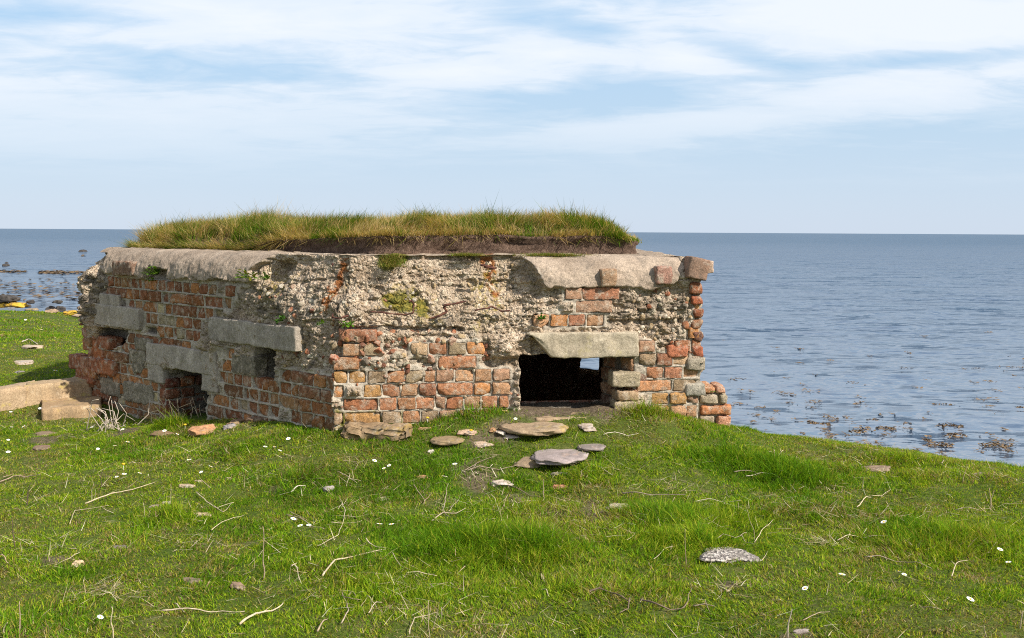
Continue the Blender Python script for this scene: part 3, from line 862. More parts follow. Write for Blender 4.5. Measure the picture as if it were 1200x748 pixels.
# inner leaf of the walls (dark room)
mb = MB()
pts = PLAN + [PLAN[0]]
for i in range(6):
    a0, b0 = pts[i], pts[i + 1]; ln = np.linalg.norm(b0 - a0); d = (b0 - a0) / ln; n = np.array([d[1], -d[0]])
    k = int(ln / .04); kz = 30
    g = np.array([[(*(a0 + d * ln * j / k - n * .345), -.28 + 1.22 * l / kz) for l in range(kz + 1)] for j in range(k + 1)])
    fc = []
    for j in range(k):
        for l in range(kz):
            t = (j + .5) / k * ln; z = -.28 + 1.22 * (l + .5) / kz
            if i == 1 and (poly_sd([[t - lenL, z]], O2)[0] < .0 or poly_sd([[t - lenL, z]], O3)[0] < 0.0): continue
            if i == 2 and poly_sd([[t, z]], O1)[0] < .0 and t < F(735, 450)[0]: continue
            if i == 4 and abs(t - (ap_t - .21)) < .10 and abs(z - ap[2] - .03) < .075: continue
            fc.append((j * (kz + 1) + l, j * (kz + 1) + l + 1, (j + 1) * (kz + 1) + l + 1, (j + 1) * (kz + 1) + l))
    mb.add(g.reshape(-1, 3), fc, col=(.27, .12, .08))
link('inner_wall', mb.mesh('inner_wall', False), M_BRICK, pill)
# ------------------------------------------------------------------ facing bricks
def srgb(r, g, b): return np.array([((v / 255 + .055) / 1.055) ** 2.4 if v > 10 else v / 3294 for v in (r, g, b)])
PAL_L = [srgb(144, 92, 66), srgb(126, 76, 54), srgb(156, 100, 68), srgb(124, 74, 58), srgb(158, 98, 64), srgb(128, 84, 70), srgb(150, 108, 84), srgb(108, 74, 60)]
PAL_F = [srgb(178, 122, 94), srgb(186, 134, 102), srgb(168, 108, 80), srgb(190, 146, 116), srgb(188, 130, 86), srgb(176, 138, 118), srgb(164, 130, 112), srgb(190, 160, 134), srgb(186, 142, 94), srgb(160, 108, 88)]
GREYB = [srgb(158, 142, 120), srgb(172, 152, 128), srgb(146, 128, 108)]
mbL, mbF, mbF2, mbF3 = MB(), MB(), MB(), MB()
rb = np.random.default_rng(5)
def brick_at(mb, s0, s1, z0, z1, out, face, color, seed, yaw=0, depth=.07, erode=None):
    sz = np.array([s1 - s0, depth, z1 - z0])
    er = rb.uniform(.002, .0065) if erode is None else erode
    Pb, Fb = rough_box(sz, .013, er, rb.uniform(.003, .007), 42, seed)
    # knocked off corners
    for _k in range(2):
        if rb.random() > .5: continue
        cx = rb.choice([-1, 1]) * sz[0] / 2; cz = rb.choice([-1, 1]) * sz[2] / 2
        dd = np.abs(Pb[:, 0] - cx) + np.abs(Pb[:, 2] - cz) * 1.2 + np.abs(Pb[:, 1] + sz[1] / 2) * .8
        k = sstep(.05, .0, dd) * rb.uniform(.008, .022); Pb[:, 1] += k; Pb[:, 0] -= np.sign(cx) * k * .5; Pb[:, 2] -= np.sign(cz) * k * .3
    ry, rz_, rx = rb.normal(0, .012), rb.normal(0, .02) + yaw, rb.normal(0, .02)
    c, s_ = math.cos(rz_), math.sin(rz_); Pb = Pb @ np.array([[c, s_, 0], [-s_, c, 0], [0, 0, 1]])
    c, s_ = math.cos(ry), math.sin(ry); Pb = Pb @ np.array([[c, 0, s_], [0, 1, 0], [-s_, 0, c]])
    if mb is mbF and s0 > F(615, 440)[0]: mb = mbF3 if s0 > F(738, 440)[0] else mbF2
    dd, nn, o = (dL, nL, P1) if face == 0 else (dF, nF, P1)
    cs = (s0 + s1) / 2; cz = (z0 + z1) / 2
    off = out - depth / 2
    xy = o + dd * cs + nn * off + Pb[:, :1] * dd - Pb[:, 1:2] * nn
    Vw = np.concatenate([xy, Pb[:, 2:3] + cz], 1)
    mb.add(Vw, Fb, col=color)
def pal(face):
    if rb.random() < (.06 if face == 0 else .10): c = GREYB[rb.integers(len(GREYB))]
    else:
        p = PAL_L if face == 0 else PAL_F; c = p[rb.integers(len(p))]
    c = c * .8 + (PAL_L[0] if face == 0 else PAL_F[0]) * .2
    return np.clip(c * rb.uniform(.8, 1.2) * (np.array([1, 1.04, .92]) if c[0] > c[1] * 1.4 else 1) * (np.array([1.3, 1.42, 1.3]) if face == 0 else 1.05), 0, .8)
for k, b in enumerate(bricks):
    out = b[4]
    if b[5] == 1:
        b = (b[0], min(b[1], lenF - .004 - .006 * (k % 3)), *b[2:])
        if b[1] - b[0] < .035: continue
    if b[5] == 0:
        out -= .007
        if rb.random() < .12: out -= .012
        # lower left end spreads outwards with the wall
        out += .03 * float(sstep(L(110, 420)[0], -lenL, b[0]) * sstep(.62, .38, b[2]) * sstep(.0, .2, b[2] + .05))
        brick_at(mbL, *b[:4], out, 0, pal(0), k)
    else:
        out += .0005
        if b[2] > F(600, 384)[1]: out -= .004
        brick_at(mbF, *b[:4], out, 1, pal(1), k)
# special bricks: right end column, brick stones in the concrete edge, reveals of the opening
def spec(face, x0, y0, x1, y1, out, color, depth=.10, yaw=0, er=.01):
    f = L if face == 0 else F
    a_, b_ = f(x0, y1), f(x1, y0); mbx = mbL if face == 0 else mbF
    brick_at(mbx, min(a_[0], b_[0]), max(a_[0], b_[0]), a_[1], b_[1], out, face, color, int(x0 * 7 + y0), yaw, depth, er)
spec(1, 703, 315, 722, 336, .030, srgb(176, 142, 112), .12); spec(1, 767, 312, 787, 333, .030, srgb(170, 130, 112), .12)
spec(0, 137, 307, 160, 322, .035, srgb(142, 112, 92), .12)
for (x0, y0, x1, y1, c) in [(809, 331, 826, 345, (170, 98, 70)), (810, 347, 825, 357, (178, 96, 70)), (812, 362, 826, 372, (160, 90, 66)), (810, 374, 826, 386, (170, 110, 84)), (811, 389, 828, 401, (130, 84, 72)),
                            (811, 406, 827, 419, (190, 104, 80)), (782, 404, 806, 419, (208, 120, 92)), (800, 376, 808, 386, (180, 110, 80))]:
    spec(1, x0, y0, min(x1, 823.5), y1, .012, srgb(*c) * [.82, 1.0, .92], .12)
for (x0, y0, x1, y1, c) in [(717, 436, 750, 454, (176, 160, 132)), (804, 419, 826, 434, (168, 156, 136)), (803, 449, 826, 464, (170, 162, 146)), (722, 458, 748, 470, (178, 150, 118)), (720, 470, 746, 486, (188, 168, 136))]:
    spec(1, x0, y0, x1, y1, .02, srgb(*c), .14)
for (x0, y0, x1, y1) in [(158, 398, 178, 410), (152, 412, 170, 424), (155, 424, 168, 436), (146, 453, 178, 469), (272, 418, 298, 437), (118, 446, 140, 461), (175, 432, 190, 447), (150, 487, 164, 498)]:
    spec(0, x0, y0, x1, y1, .004, srgb(142, 132, 114) * rb.uniform(.8, 1.1), .10)
for (x0, y0, x1, y1) in [(84, 417, 97, 431), (97, 419, 108, 432), (108, 421, 120, 436), (120, 424, 136, 438), (96, 386, 112, 396), (97, 399, 114, 410), (114, 396, 128, 408), (92, 434, 112, 446), (104, 408, 120, 420)]:
    spec(0, x0, y0, x1, y1, (.028 if y0 > 410 else .005), PAL_L[[0, 2, 4, 6][rb.integers(4)]] * 1.25, .11, er=.012)
# reveal on the right of the front opening: stepped brick ends going inwards
mbR = MB()
sA, sB = F(746, 450)[0], F(722, 450)[0]
rz = [F(742, y)[1] for y in (486, 471, 455, 437, 420)]
for q in range(4):
    z0, z1 = rz[q] + .004, rz[q + 1] - .006
    nseg = 3 if q < 3 else 2
    for g_ in range(nseg):
        t0 = g_ / nseg; cs = sA + (sB - sA) * (t0 + .5 / nseg); oo = -.33 * (t0 + .5 / nseg)
        Pb, Fb = rough_box((.122, .10, z1 - z0), .013, .010, .006, 22, q * 9 + g_)
        ang = math.atan2(.36, (sA - sB))
        cA, sA_ = math.cos(ang), math.sin(ang)
        u_ = -dF * cA - nF * sA_; w_ = np.array([-u_[1], u_[0]])
        if w_ @ dF < 0: w_ = -w_
        xy = P1 + dF * cs + nF * oo + w_ * .036 + Pb[:, :1] * u_ + Pb[:, 1:2] * w_
        mbR.add(np.concatenate([xy, Pb[:, 2:3] + (z0 + z1) / 2], 1), Fb, col=srgb(*[(150, 112, 88), (168, 122, 92), (128, 100, 84), (180, 140, 108)][(q + g_) % 4]))
sj = L(193, 450)[0]
for q in range(4):
    z0 = L(200, 496)[1] + .073 * q
    for g_ in range(3):
        Pb, Fb = rough_box((.10, .10, .062), .013, .010, .006, 22, q * 5 + g_)
        c0 = P1 + dL * (sj - .035) - nL * (.055 + .105 * g_)
        mbL.add(np.concatenate([c0 + Pb[:, :1] * dL - Pb[:, 1:2] * nL, Pb[:, 2:3] + z0 + .035], 1), Fb, col=PAL_L[(q * 3 + g_) % 6])
# loose rounded lumps in the crumbled masonry
for (x, y, r_, c) in [(405, 398, .034, (176, 130, 84)), (416, 396, .03, (170, 150, 120)), (430, 397, .04, (170, 112, 84)), (490, 412, .035, (182, 160, 128)), (505, 420, .03, (196, 150, 124)), (530, 400, .035, (188, 150, 126)),
                      (424, 414, .03, (178, 128, 100)), (444, 412, .042, (184, 116, 84)), (462, 414, .03, (176, 112, 82)), (342, 422, .045, (176, 106, 78)), (350, 405, .03, (160, 140, 112)), (535, 425, .03, (170, 130, 100)),
                      (520, 432, .028, (196, 180, 150)), (476, 426, .03, (186, 176, 150)), (430, 382, .02, (150, 130, 104))]:
    V0, F0 = ico(3); s_, z_ = F(x, y); k = rb.uniform(.75, 1.2, 3) * r_ * .82
    for _q in range(9):
        nr_ = rb.normal(size=3); nr_ /= np.linalg.norm(nr_); V0 = V0 - nr_ * np.clip(V0 @ nr_ - rb.uniform(.45, .7), 0, None)[:, None]
    w = V0 * k * (1 + .25 * fbm(V0 + x, 2, 3, 4))[:, None]
    c0 = wpos(np.array([max(s_, .001)]), np.array([z_]), np.array([-.014]))[0]
    mbF.add(w + c0, None, F0, col=srgb(*c) * .9)
# pebbles and shards standing out of the broken concrete
mbA = MB(); PEB = [srgb(*c) for c in ((196, 168, 128), (176, 160, 138), (150, 136, 116), (206, 190, 164), (120, 108, 94), (188, 130, 96), (172, 112, 82), (140, 96, 76), (214, 202, 180))]
def pebbles(face, poly, n, rmin, rmax, red=.3):
    poly = np.array(poly); lo, hi = poly.min(0), poly.max(0); k = 0
    while k < n:
        q = rb.uniform(lo, hi)
        if poly_sd(q[None], poly)[0] > 0: continue
        k += 1
        # find the wall surface here
        m_ = (FI == (1 if face == 0 else 2)) & (np.abs(S - q[0]) < .004) & (np.abs(ZZ - q[1]) < .004)
        if not m_.any() or deep[m_].max() > .01: continue
        c0 = V[m_][0]; nn = nL if face == 0 else nF
        V0, F0 = ico(2); r_ = rb.uniform(rmin, rmax); V0 = V0 * rb.uniform(.7, 1.25, 3)
        for _q in range(7):
            nr_ = rb.normal(size=3); nr_ /= np.linalg.norm(nr_); V0 = V0 - nr_ * np.clip(V0 @ nr_ - rb.uniform(.5, .75), 0, None)[:, None]
        col = PEB[rb.integers(5, 8)] if rb.random() < red else PEB[[0, 1, 2, 3, 4, 8][rb.integers(6)]]
        mbA.add(V0 * r_ + c0 - np.array([nn[0], nn[1], 0]) * r_ * .25, None, F0, col=col * rb.uniform(.75, 1.1))
pebbles(1, Fp((388, 388), (575, 388), (575, 442), (388, 442)), 170, .010, .026, .4)
pebbles(1, Fp((742, 340), (812, 340), (812, 416), (742, 416)), 90, .009, .020, .2)
pebbles(1, Fp((372, 310), (620, 310), (640, 388), (372, 388)), 170, .006, .016, .03)
pebbles(1, Fp((388, 442), (610, 442), (610, 490), (388, 500)), 60, .007, .014, .4)
pebbles(0, Lp((300, 335), (380, 335), (385, 440), (325, 440), (325, 380), (300, 376)), 110, .008, .022, .15)
pebbles(0, Lp((95, 320), (125, 320), (118, 380), (95, 385)), 70, .008, .02, .1)
tag(link('embedded_rubble', mbA.mesh('embedded_rubble', False), M_BRICK, pill), kind='stuff')
link('doorway_reveal', mbR.mesh('doorway_reveal'), M_BRICK, pill)
link('brickwork', mbL.mesh('brickwork'), M_BRICK, pill); link('brickwork', mbF.mesh('brickwork'), M_BRICK, pill); link('brickwork', mbF2.mesh('brickwork'), M_BRICK, pill); link('brickwork', mbF3.mesh('brickwork'), M_BRICK, pill)

# ------------------------------------------------------------------ cast lintels and frame
def beam(name, face, p0, p1, out, depth, deform=None, mat=M_LINTEL, seed=1, extra=None):
    mb = MB()
    parts = [(p0, p1, out)] + (extra or [])
    for k, (a_, b_, o_) in enumerate(parts):
        s0, s1 = min(a_[0], b_[0]), max(a_[0], b_[0]); z0, z1 = min(a_[1], b_[1]), max(a_[1], b_[1])
        Pb, Fb = rough_box((s1 - s0, depth, z1 - z0), .010, .007, .006, 16, seed + k)
        if deform: Pb = deform(Pb, s1 - s0, z1 - z0)
        dd, nn = (dL, nL) if face == 0 else (dF, nF)
        xy = P1 + dd * (s0 + s1) / 2 + nn * (o_ - depth / 2) + Pb[:, :1] * dd - Pb[:, 1:2] * nn
        mb.add(np.concatenate([xy, Pb[:, 2:3] + (z0 + z1) / 2], 1), Fb)
    return link(name, mb.mesh(name), mat, pill)
def zs(face, x, y0, y1):      # level beam between two pixel heights measured at x
    f = L if face == 0 else F; return f(x, y0)[1], f(x, y1)[1]
za, zb2 = zs(0, 340, 382, 411); beam('lintel', 0, (L(248, 380)[0], za), (L(350, 380)[0], zb2), .026, .20, mat=M_CONC, seed=3)
za, zb2 = zs(0, 160, 361, 387); beam('lintel', 0, (L(108, 360)[0], za), (L(165, 360)[0], zb2), .02, .16, mat=M_CONC, seed=5)
za, zb2 = zs(0, 130, 345, 359); beam('concrete_block', 0, (L(118, 350)[0], za), (L(141, 350)[0], zb2), .015, .12, mat=M_CONC, seed=6)
def undercut(Pb, w, h):
    t = np.clip((-.5 * w + .13 - Pb[:, 0]) / .11, 0, 1)
    low = np.clip((h / 2 - Pb[:, 2]) / h, 0, 1)
    Pb = Pb.copy(); Pb[:, 2] += t * low * h * .9; return Pb
za, zb2 = zs(1, 690, 389, 418); beam('lintel', 1, (F(618, 400)[0], za), (F(746, 400)[0], zb2), .052, .22, deform=undercut, seed=7)
zt, zm, zbm = L(215, 407)[1], L(215, 434)[1], L(245, 459)[1]
sl0, sl1, sr0, sr1 = L(174, 430)[0], L(192, 430)[0], L(237, 430)[0], L(255, 430)[0]
beam('window_surround', 0, (sl0, zm), (sr1, zt), .014, .16, mat=M_CONC, seed=11, extra=[((sl0 + .002, zm + .012), (sl1, L(180, 447)[1]), .011), ((sr0, zm + .012), (sr1 - .002, zbm), .011)])
# tilted corner stone of the concrete edge at the far right
Pb, Fb = rough_box((.115, .13, .118), .012, .007, .005, 20, 77)
an = math.radians(12); Rm = np.array([[math.cos(an), 0, -math.sin(an)], [0, 1, 0], [math.sin(an), 0, math.cos(an)]])
Pb = Pb @ Rm
q = F(816, 315); c0 = wpos(np.array([q[0]]), np.array([q[1]]), np.array([-.02]))[0]
xy = c0[:2] + Pb[:, :1] * dF - Pb[:, 1:2] * nF
mb = MB(); mb.add(np.concatenate([xy, Pb[:, 2:3] + c0[2]], 1), Fb, col=(.78, .55, .46))
Pb, Fb = rough_box((.05, .09, .07), .01, .008, .006, 25, 78); q = F(831, 313); c0 = wpos(np.array([q[0]]), np.array([q[1]]), np.array([-.03]))[0]
mb.add(np.concatenate([c0[:2] + Pb[:, :1] * dF - Pb[:, 1:2] * nF, Pb[:, 2:3] + c0[2]], 1), Fb, col=(1.2, 1.0, .9))
link('corner_stone', mb.mesh('corner_stone'), M_CONC, pill)

# ------------------------------------------------------------------ reinforcing bars
def bar(pts, r=.006, out=.03):
    f = F
    pw = []
    for i, (x, y) in enumerate(pts):
        s_, z_ = f(x, y); pw.append(wpos(np.array([max(s_, .001)]), np.array([z_]), np.array([out + .008 * math.sin(i * 2.1)]))[0])
    pw = np.array(pw); t = np.linspace(0, len(pw) - 1, len(pw) * 5)
    pp = np.stack([np.interp(t, np.arange(len(pw)), pw[:, k]) for k in range(3)], 1)
    pp += .003 * np.stack([vnoise(pp, 40, k) for k in range(3)], 1)
    Vb, F4, F3 = tube(pp, r * (1 + .5 * vnoise(pp, 60, 9)), 7)
    mb = MB(); mb.add(Vb, F4, F3); link('reinforcing_bar', mb.mesh('reinforcing_bar'), M_IRON, pill)
bar([(352, 368), (366, 371), (378, 373), (388, 371), (398, 373), (409, 370)], .0055, .008)
bar([(434, 366), (448, 366), (462, 368), (474, 369), (484, 366), (485, 357), (482, 352)], .004, .010)
bar([(502, 374), (514, 370), (524, 366), (520, 358), (534, 355), (546, 353)], .006, .014)
bar([(556, 364), (568, 361), (577, 360), (588, 365), (598, 364)], .005, .008)
bar([(330, 311), (342, 309), (347, 309)], .004, .0)
for bx, by in ((570, 311), (574, 313), (360, 309)):
    bar([(bx - 6, by), (bx, by + 1), (bx + 8, by + 2)], .006, -.02)

# ------------------------------------------------------------------ roof turf
def plan_inset(q, n_per=40):
    out = []
    pts = PLAN + [PLAN[0]]
    for i in range(6):
        a_, b_ = pts[i], pts[i + 1]
        for j in range(n_per):
            p = a_ + (b_ - a_) * j / n_per; out.append(p)
    return np.array(out)
# outline of the turf, measured in the photograph along its foot (front), free behind
TF = [at(157, 290, 7.25)[:2], at(250, 292, 6.55)[:2], at(340, 295, 6.02)[:2], at(420, 297, 5.62)[:2], at(470, 298, 5.56)[:2], at(560, 298, 5.66)[:2], at(650, 297, 5.74)[:2], at(715, 296, 5.80)[:2], at(742, 294, 5.86)[:2],
      np.array([.77, 6.3]), np.array([.80, 7.5]), np.array([.4, 8.3]), np.array([-.5, 8.85]), np.array([-1.6, 8.7]), np.array([-2.45, 8.4]), np.array([-2.78, 7.8])]
TF = np.array(TF)
def closed_spline(C, m_):
    n = len(C); out = []
    for i in range(n):
        p0, p1, p2, p3 = C[i - 1], C[i], C[(i + 1) % n], C[(i + 2) % n]
        for j in range(m_):
            t = j / m_
            out.append(.5 * ((2 * p1) + (-p0 + p2) * t + (2 * p0 - 5 * p1 + 4 * p2 - p3) * t * t + (-p0 + 3 * p1 - 3 * p2 + p3) * t ** 3))
    return np.array(out)
ring = closed_spline(TF, 26); nrg = len(ring); tcen = ring.mean(0)
RZ = 1.066
def turf_top(xy):
    """height of the turf surface; higher at the seaward right end"""
    sd = -poly_sd(xy, ring[::4])
    P3 = np.concatenate([xy, np.zeros((len(xy), 1))], 1)
    e = sstep(-.02, .28, sd)
    lw = np.maximum(sstep(-1.35, -1.8, xy[:, 0]) * (xy[:, 1] < 8.2), .35 * sstep(.5, .8, xy[:, 0]))
    edgeh = 1 - lw * (1 - sstep(-.02, .15, sd))
    lift = .022 * np.exp(-((xy[:, 0] - .45) / .34) ** 2) + .015 * np.exp(-((xy[:, 0] + .2) / .3) ** 2) - .05 * sstep(-2.0, -2.8, xy[:, 0])
    return RZ + (.085 + .022 * sstep(-1.4, -.7, xy[:, 0])) * edgeh + .055 * e + lift * (.3 + .7 * e) + .012 * fbm(P3, 3, 3, 5)
rows_ = []
for k, (q, hfrac) in enumerate([(0.0, -.02), (.004, .10), (.010, .25), (.006, .42), (.012, .6), (-.004, .8), (-.012, .95), (.01, 1.0), (.05, 1), (.12, 1), (.22, 1), (.36, 1), (.6, 1), (1.0, 1), (1.5, 1)]):
    v = tcen - ring; dist = np.linalg.norm(v, axis=1)[:, None]
    p = ring + v / dist * np.minimum(q, dist - .01)
    if hfrac < 1:
        wv = np.concatenate([ring, np.full((nrg, 1), hfrac * .3)], 1)
        p = p + v / dist * (.018 * fbm(wv, 9, 4, 14) + .010 * fbm(wv, 35, 3, 15))[:, None]
    z = RZ + (turf_top(ring) - RZ) * hfrac if hfrac < 1 else turf_top(p)
    rows_.append(np.concatenate([p, z[:, None]], 1))
Vt = np.concatenate(rows_ + [np.array([[*tcen, float(turf_top(tcen[None])[0])]])]); k_ = len(rows_)
j = np.arange(nrg); F4 = np.concatenate([np.stack([r * nrg + j, r * nrg + (j + 1) % nrg, (r + 1) * nrg + (j + 1) % nrg, (r + 1) * nrg + j], 1) for r in range(k_ - 1)])
F3 = np.stack([(k_ - 1) * nrg + j, (k_ - 1) * nrg + (j + 1) % nrg, np.full(nrg, k_ * nrg)], 1)
turf = empty('roof_turf', (float(tcen[0]), float(tcen[1]), RZ), 'thick cap of green and straw coloured grass on brown soil on the pillbox roof', 'turf')
mb = MB(); mb.add(Vt, F4, F3); link('soil', mb.mesh('soil'), M_SOIL, turf)

# ------------------------------------------------------------------ blades
def blades(base, height, width, yaw, lean, curve, color):
    """base (N,3); two quads + tip per blade"""
    n = len(base)
    d = np.stack([np.cos(yaw), np.sin(yaw), np.zeros(n)], 1)         # lean direction
    r_ = np.stack([-np.sin(yaw + .0), np.cos(yaw), np.zeros(n)], 1)
    tw = rng.uniform(-1.2, 1.2, n); side = r_ * np.cos(tw)[:, None] + d * np.sin(tw)[:, None]
    def pt(t):
        ho = height * (np.sin(lean) * t + curve * t * t); v = height * (np.cos(lean) * t - .35 * curve * t * t)
        return base + d * ho[:, None] + np.array([0, 0, 1.0]) * v[:, None]
    w = width[:, None] * side * .5
    p1, p2 = pt(.5), pt(1.0)
    V = np.stack([base - w, base + w, p1 + w * .75, p1 - w * .75, p2], 1).reshape(-1, 3)
    o = np.arange(n)[:, None] * 5
    F4 = o + np.array([[0, 1, 2, 3]]); F3 = o + np.array([[3, 2, 4]])
    C = np.repeat(color, 5, axis=0)
    return V, F4, F3, C
def blade_obj(name, sets, mat, parent=None):
    Vs, F4s, F3s, Cs, n = [], [], [], [], 0
    for s_ in sets:
        V_, a4, a3, c_ = blades(*s_)
        Vs.append(V_); F4s.append(a4 + n); F3s.append(a3 + n); Cs.append(c_); n += len(V_)
    V_ = np.concatenate(Vs); C_ = np.concatenate(Cs)
    me = make_mesh(name, V_, [np.concatenate(F4s), np.concatenate(F3s)], False, {'Col': C_})
    return link(name, me, mat, parent)
def mixcol(n, cols, w, jit=.25):
    cols = np.array(cols); w = np.array(w, float); w /= w.sum()
    c = cols[rng.choice(len(cols), n, p=w)]
    return np.clip(c * rng.uniform(1 - jit, 1 + jit, (n, 1)) * rng.uniform(.93, 1.07, (n, 3)), 0, 1)
GREEN = [(.09, .17, .012), (.065, .13, .010), (.13, .20, .016), (.045, .09, .008), (.20, .23, .03)]
STRAW = [(.50, .36, .15), (.40, .28, .11), (.60, .45, .22), (.33, .26, .07)]
# roof grass
n0 = 100000
bb = np.stack([rng.uniform(-2.95, 1.0, n0 * 3), rng.uniform(5.4, 8.9, n0 * 3)], 1)
sd = -poly_sd(bb, ring[::4])
front = np.exp(-np.clip(bb[:, 1] - (5.6 + np.clip(-.85 - bb[:, 0], 0, 9) * .85), 0, 9) / .7)
keep = (sd > .0) & (rng.random(len(bb)) < .12 + .88 * front)
bb = bb[keep]; sd = sd[keep]
extra = ring[rng.integers(0, nrg, 9000)] + rng.normal(0, .012, (9000, 2))
bb = np.concatenate([bb, extra]); sd = np.concatenate([sd, np.zeros(9000)])
zz = turf_top(bb) - .004
b3 = np.concatenate([bb, zz[:, None]], 1)
dry = .7 * fbm(b3, 5, 4, 91) + .5 * fbm(b3, 17, 2, 92)
pdry = np.clip(.60 + dry * 1.3 + .12 * sstep(.12, .0, sd), .08, .95)
isdry = rng.random(len(bb)) < pdry
colr = np.where(isdry[:, None], mixcol(len(bb), STRAW, [3, 3, 2, 3]), mixcol(len(bb), GREEN, [3, 2, 3, 1, 2]))
hh_ = rng.uniform(.06, .125, len(bb)) * (1 + .5 * fbm(b3, 4.5, 3, 93)) * (.85 + .3 * sstep(-.8, -1.6, bb[:, 0])) * (1 - .35 * sstep(.5, .8, bb[:, 0])) * np.where(rng.random(len(bb)) < .04, 1.5, 1)
tuft = np.arctan2(fbm(b3, 6, 2, 94), fbm(b3, 6, 2, 95) + .15)
yaw = tuft + rng.normal(0, .7, len(bb))
lean = np.abs(rng.normal(.45, .3, len(bb)))
# at the rim the grass leans outwards and hangs
rim = sd < .06
vo = bb - tcen; yo = np.arctan2(vo[:, 1], vo[:, 0])
hang = rng.random(len(bb)) < np.where(bb[:, 0] + .35 * vnoise(b3, 2, 9) < -1.5, .8, .14)
yaw = np.where(rim & (bb[:, 0] < .45) & (rng.random(len(bb)) < .75), yo + rng.normal(0, .7, len(bb)), yaw)
lean = np.where(rim & hang, rng.uniform(.9, 2.3, len(bb)), lean)
hh_ = np.where(rim, hh_ * np.where(hang, .85, .62), hh_)
nh = 4200
kk = rng.integers(0, nrg, nh * 3); pk = ring[kk]
kk = kk[(pk[:, 0] + .3 * vnoise(np.concatenate([pk, np.zeros((len(pk), 1))], 1), 3, 4) < -1.6) & (pk[:, 1] < 8.0)][:nh]; pk = ring[kk]; nh = len(kk)
vo = pk - tcen; vo /= np.linalg.norm(vo, axis=1)[:, None]; fz = rng.uniform(.12, 1.0, nh)
hb = np.concatenate([pk - vo * .006, (RZ + (turf_top(pk) - RZ) * fz)[:, None]], 1)
hset = (hb, rng.uniform(.05, .11, nh), rng.uniform(.0022, .004, nh), np.arctan2(vo[:, 1], vo[:, 0]) + rng.normal(0, .6, nh), rng.uniform(.3, 1.9, nh), rng.uniform(.2, .8, nh),
        np.where((rng.random(nh) < .45)[:, None], mixcol(nh, STRAW, [3, 3, 2, 3]), mixcol(nh, GREEN, [3, 2, 3, 1, 2])))
g = blade_obj('grass', [hset, (b3, hh_, rng.uniform(.0022, .0042, len(bb)), yaw, lean, rng.uniform(.1, .6, len(bb)), colr)], M_BLADE, turf)
tag(g, kind='stuff')
# hanging grass down the bank at the left part
# short moss and grass on the concrete edge in front of the soil
es = []
for x0, x1, y0, y1, n_ in ((530, 572, 293, 299, 1500), (612, 690, 291, 298, 2600), (445, 478, 297, 312, 1500)):
    for k in range(n_):
        x = rng.normal((x0 + x1) / 2, (x1 - x0) / 4.5); y = rng.uniform(y0, y1); s_, z_ = F(x, y)
        ii_ = rng.uniform(.10, .20)
        if y1 > 305: ii_ = .06 + (312 - y) / 15 * .12; z_ = min(1.06, F(x, y + 2)[1])
        es.append([*(P1 + dF * s_ - nF * ii_), min(z_, 1.066) if y1 > 305 else 1.064])
es = np.array(es); ne = len(es)
ec = np.where((rng.random(ne) < .6)[:, None], mixcol(ne, [(.22, .19, .05), (.30, .22, .08), (.14, .13, .03)], [1, 1, 1]), mixcol(ne, GREEN, [1, 1, 1, 1, 1]))
g = blade_obj('edge_grass', [(es, rng.uniform(.008, .028, ne), rng.uniform(.002, .004, ne), rng.uniform(0, 6.28, ne), rng.uniform(.3, 1.3, ne), rng.uniform(0, .5, ne), ec)], M_BLADE)
tag(g, 'patches of short yellowish grass growing on the concrete edge below the turf', 'grass', kind='stuff')
# ------------------------------------------------------------------ ground sheet
def graded(lo, a, b, hi, fine, grow=1.13):
    x = list(np.arange(a, b + 1e-6, fine)); st = fine
    while x[-1] < hi: st *= grow; x.append(x[-1] + st)
    st = fine; l_ = [a]
    while l_[-1] > lo: st *= grow; l_.append(l_[-1] - st)
    return np.array(sorted(l_[1:]) + x)
gx = graded(-70, -5.5, 5.5, 70, .035); gy = graded(-40, 2.0, 8.2, 70, .03)
GX, GY = np.meshgrid(gx, gy, indexing='ij'); gxy = np.stack([GX.ravel(), GY.ravel()], 1)
gz = ground(gxy)
near = (np.abs(gxy[:, 0]) < 6) & (gxy[:, 1] > 1.5) & (gxy[:, 1] < 9)
P3 = np.concatenate([gxy, np.zeros((len(gxy), 1))], 1)
gz[near] += .006 * fbm(P3[near], 18, 3, 8)
# inside the pillbox and under its walls keep the ground low
sdp = poly_sd(gxy, np.array(PLAN))
gz = np.where(sdp < -.02, np.minimum(gz, np.where(sdp < -.30, -.05, gz)), gz)
sill = poly_sd(gxy, [F(600, 486) [0] * dF + P1 - nF * .35, P1 + dF * F(600, 486)[0] + nF * .12, P1 + dF * F(735, 486)[0] + nF * .10, P1 + dF * F(735, 486)[0] - nF * .35])
bare = np.clip(1 - sstep(-.05, .06, sill + .04 * fbm(P3, 12, 3, 3)), 0, 1)
for (x, y, r_) in ((560, 560, .14), (590, 508, .12), (560, 515, .1), (705, 487, .10), (700, 640 - 40, .10), (610, 588, .10), (655, 600, .08), (440, 500, .12), (300, 490, .10), (150, 505, .15), (860, 690, .06), (945, 745, .08), (60, 515, .12), (70, 655, .05), (330, 575, .06)):
    gp = G(x, y); dd = np.hypot(gxy[:, 0] - gp[0], (gxy[:, 1] - gp[1]) * .6); bare = np.maximum(bare, .9 * sstep(r_, r_ * .3, dd + .06 * fbm(P3, 10, 3, 5)))
shore = sstep(-.60, -.72, gz) * (gxy[:, 1] > 3)
shore = np.maximum(shore, sstep(-.45, -.6, gz) * (gxy[:, 0] > 0))
bare_f = bare
mi = None
nx_, ny_ = len(gx), len(gy)
ii = np.arange(nx_ * ny_).reshape(nx_, ny_)
Fg = np.stack([ii[:-1, :-1], ii[1:, :-1], ii[1:, 1:], ii[:-1, 1:]], -1).reshape(-1, 4)
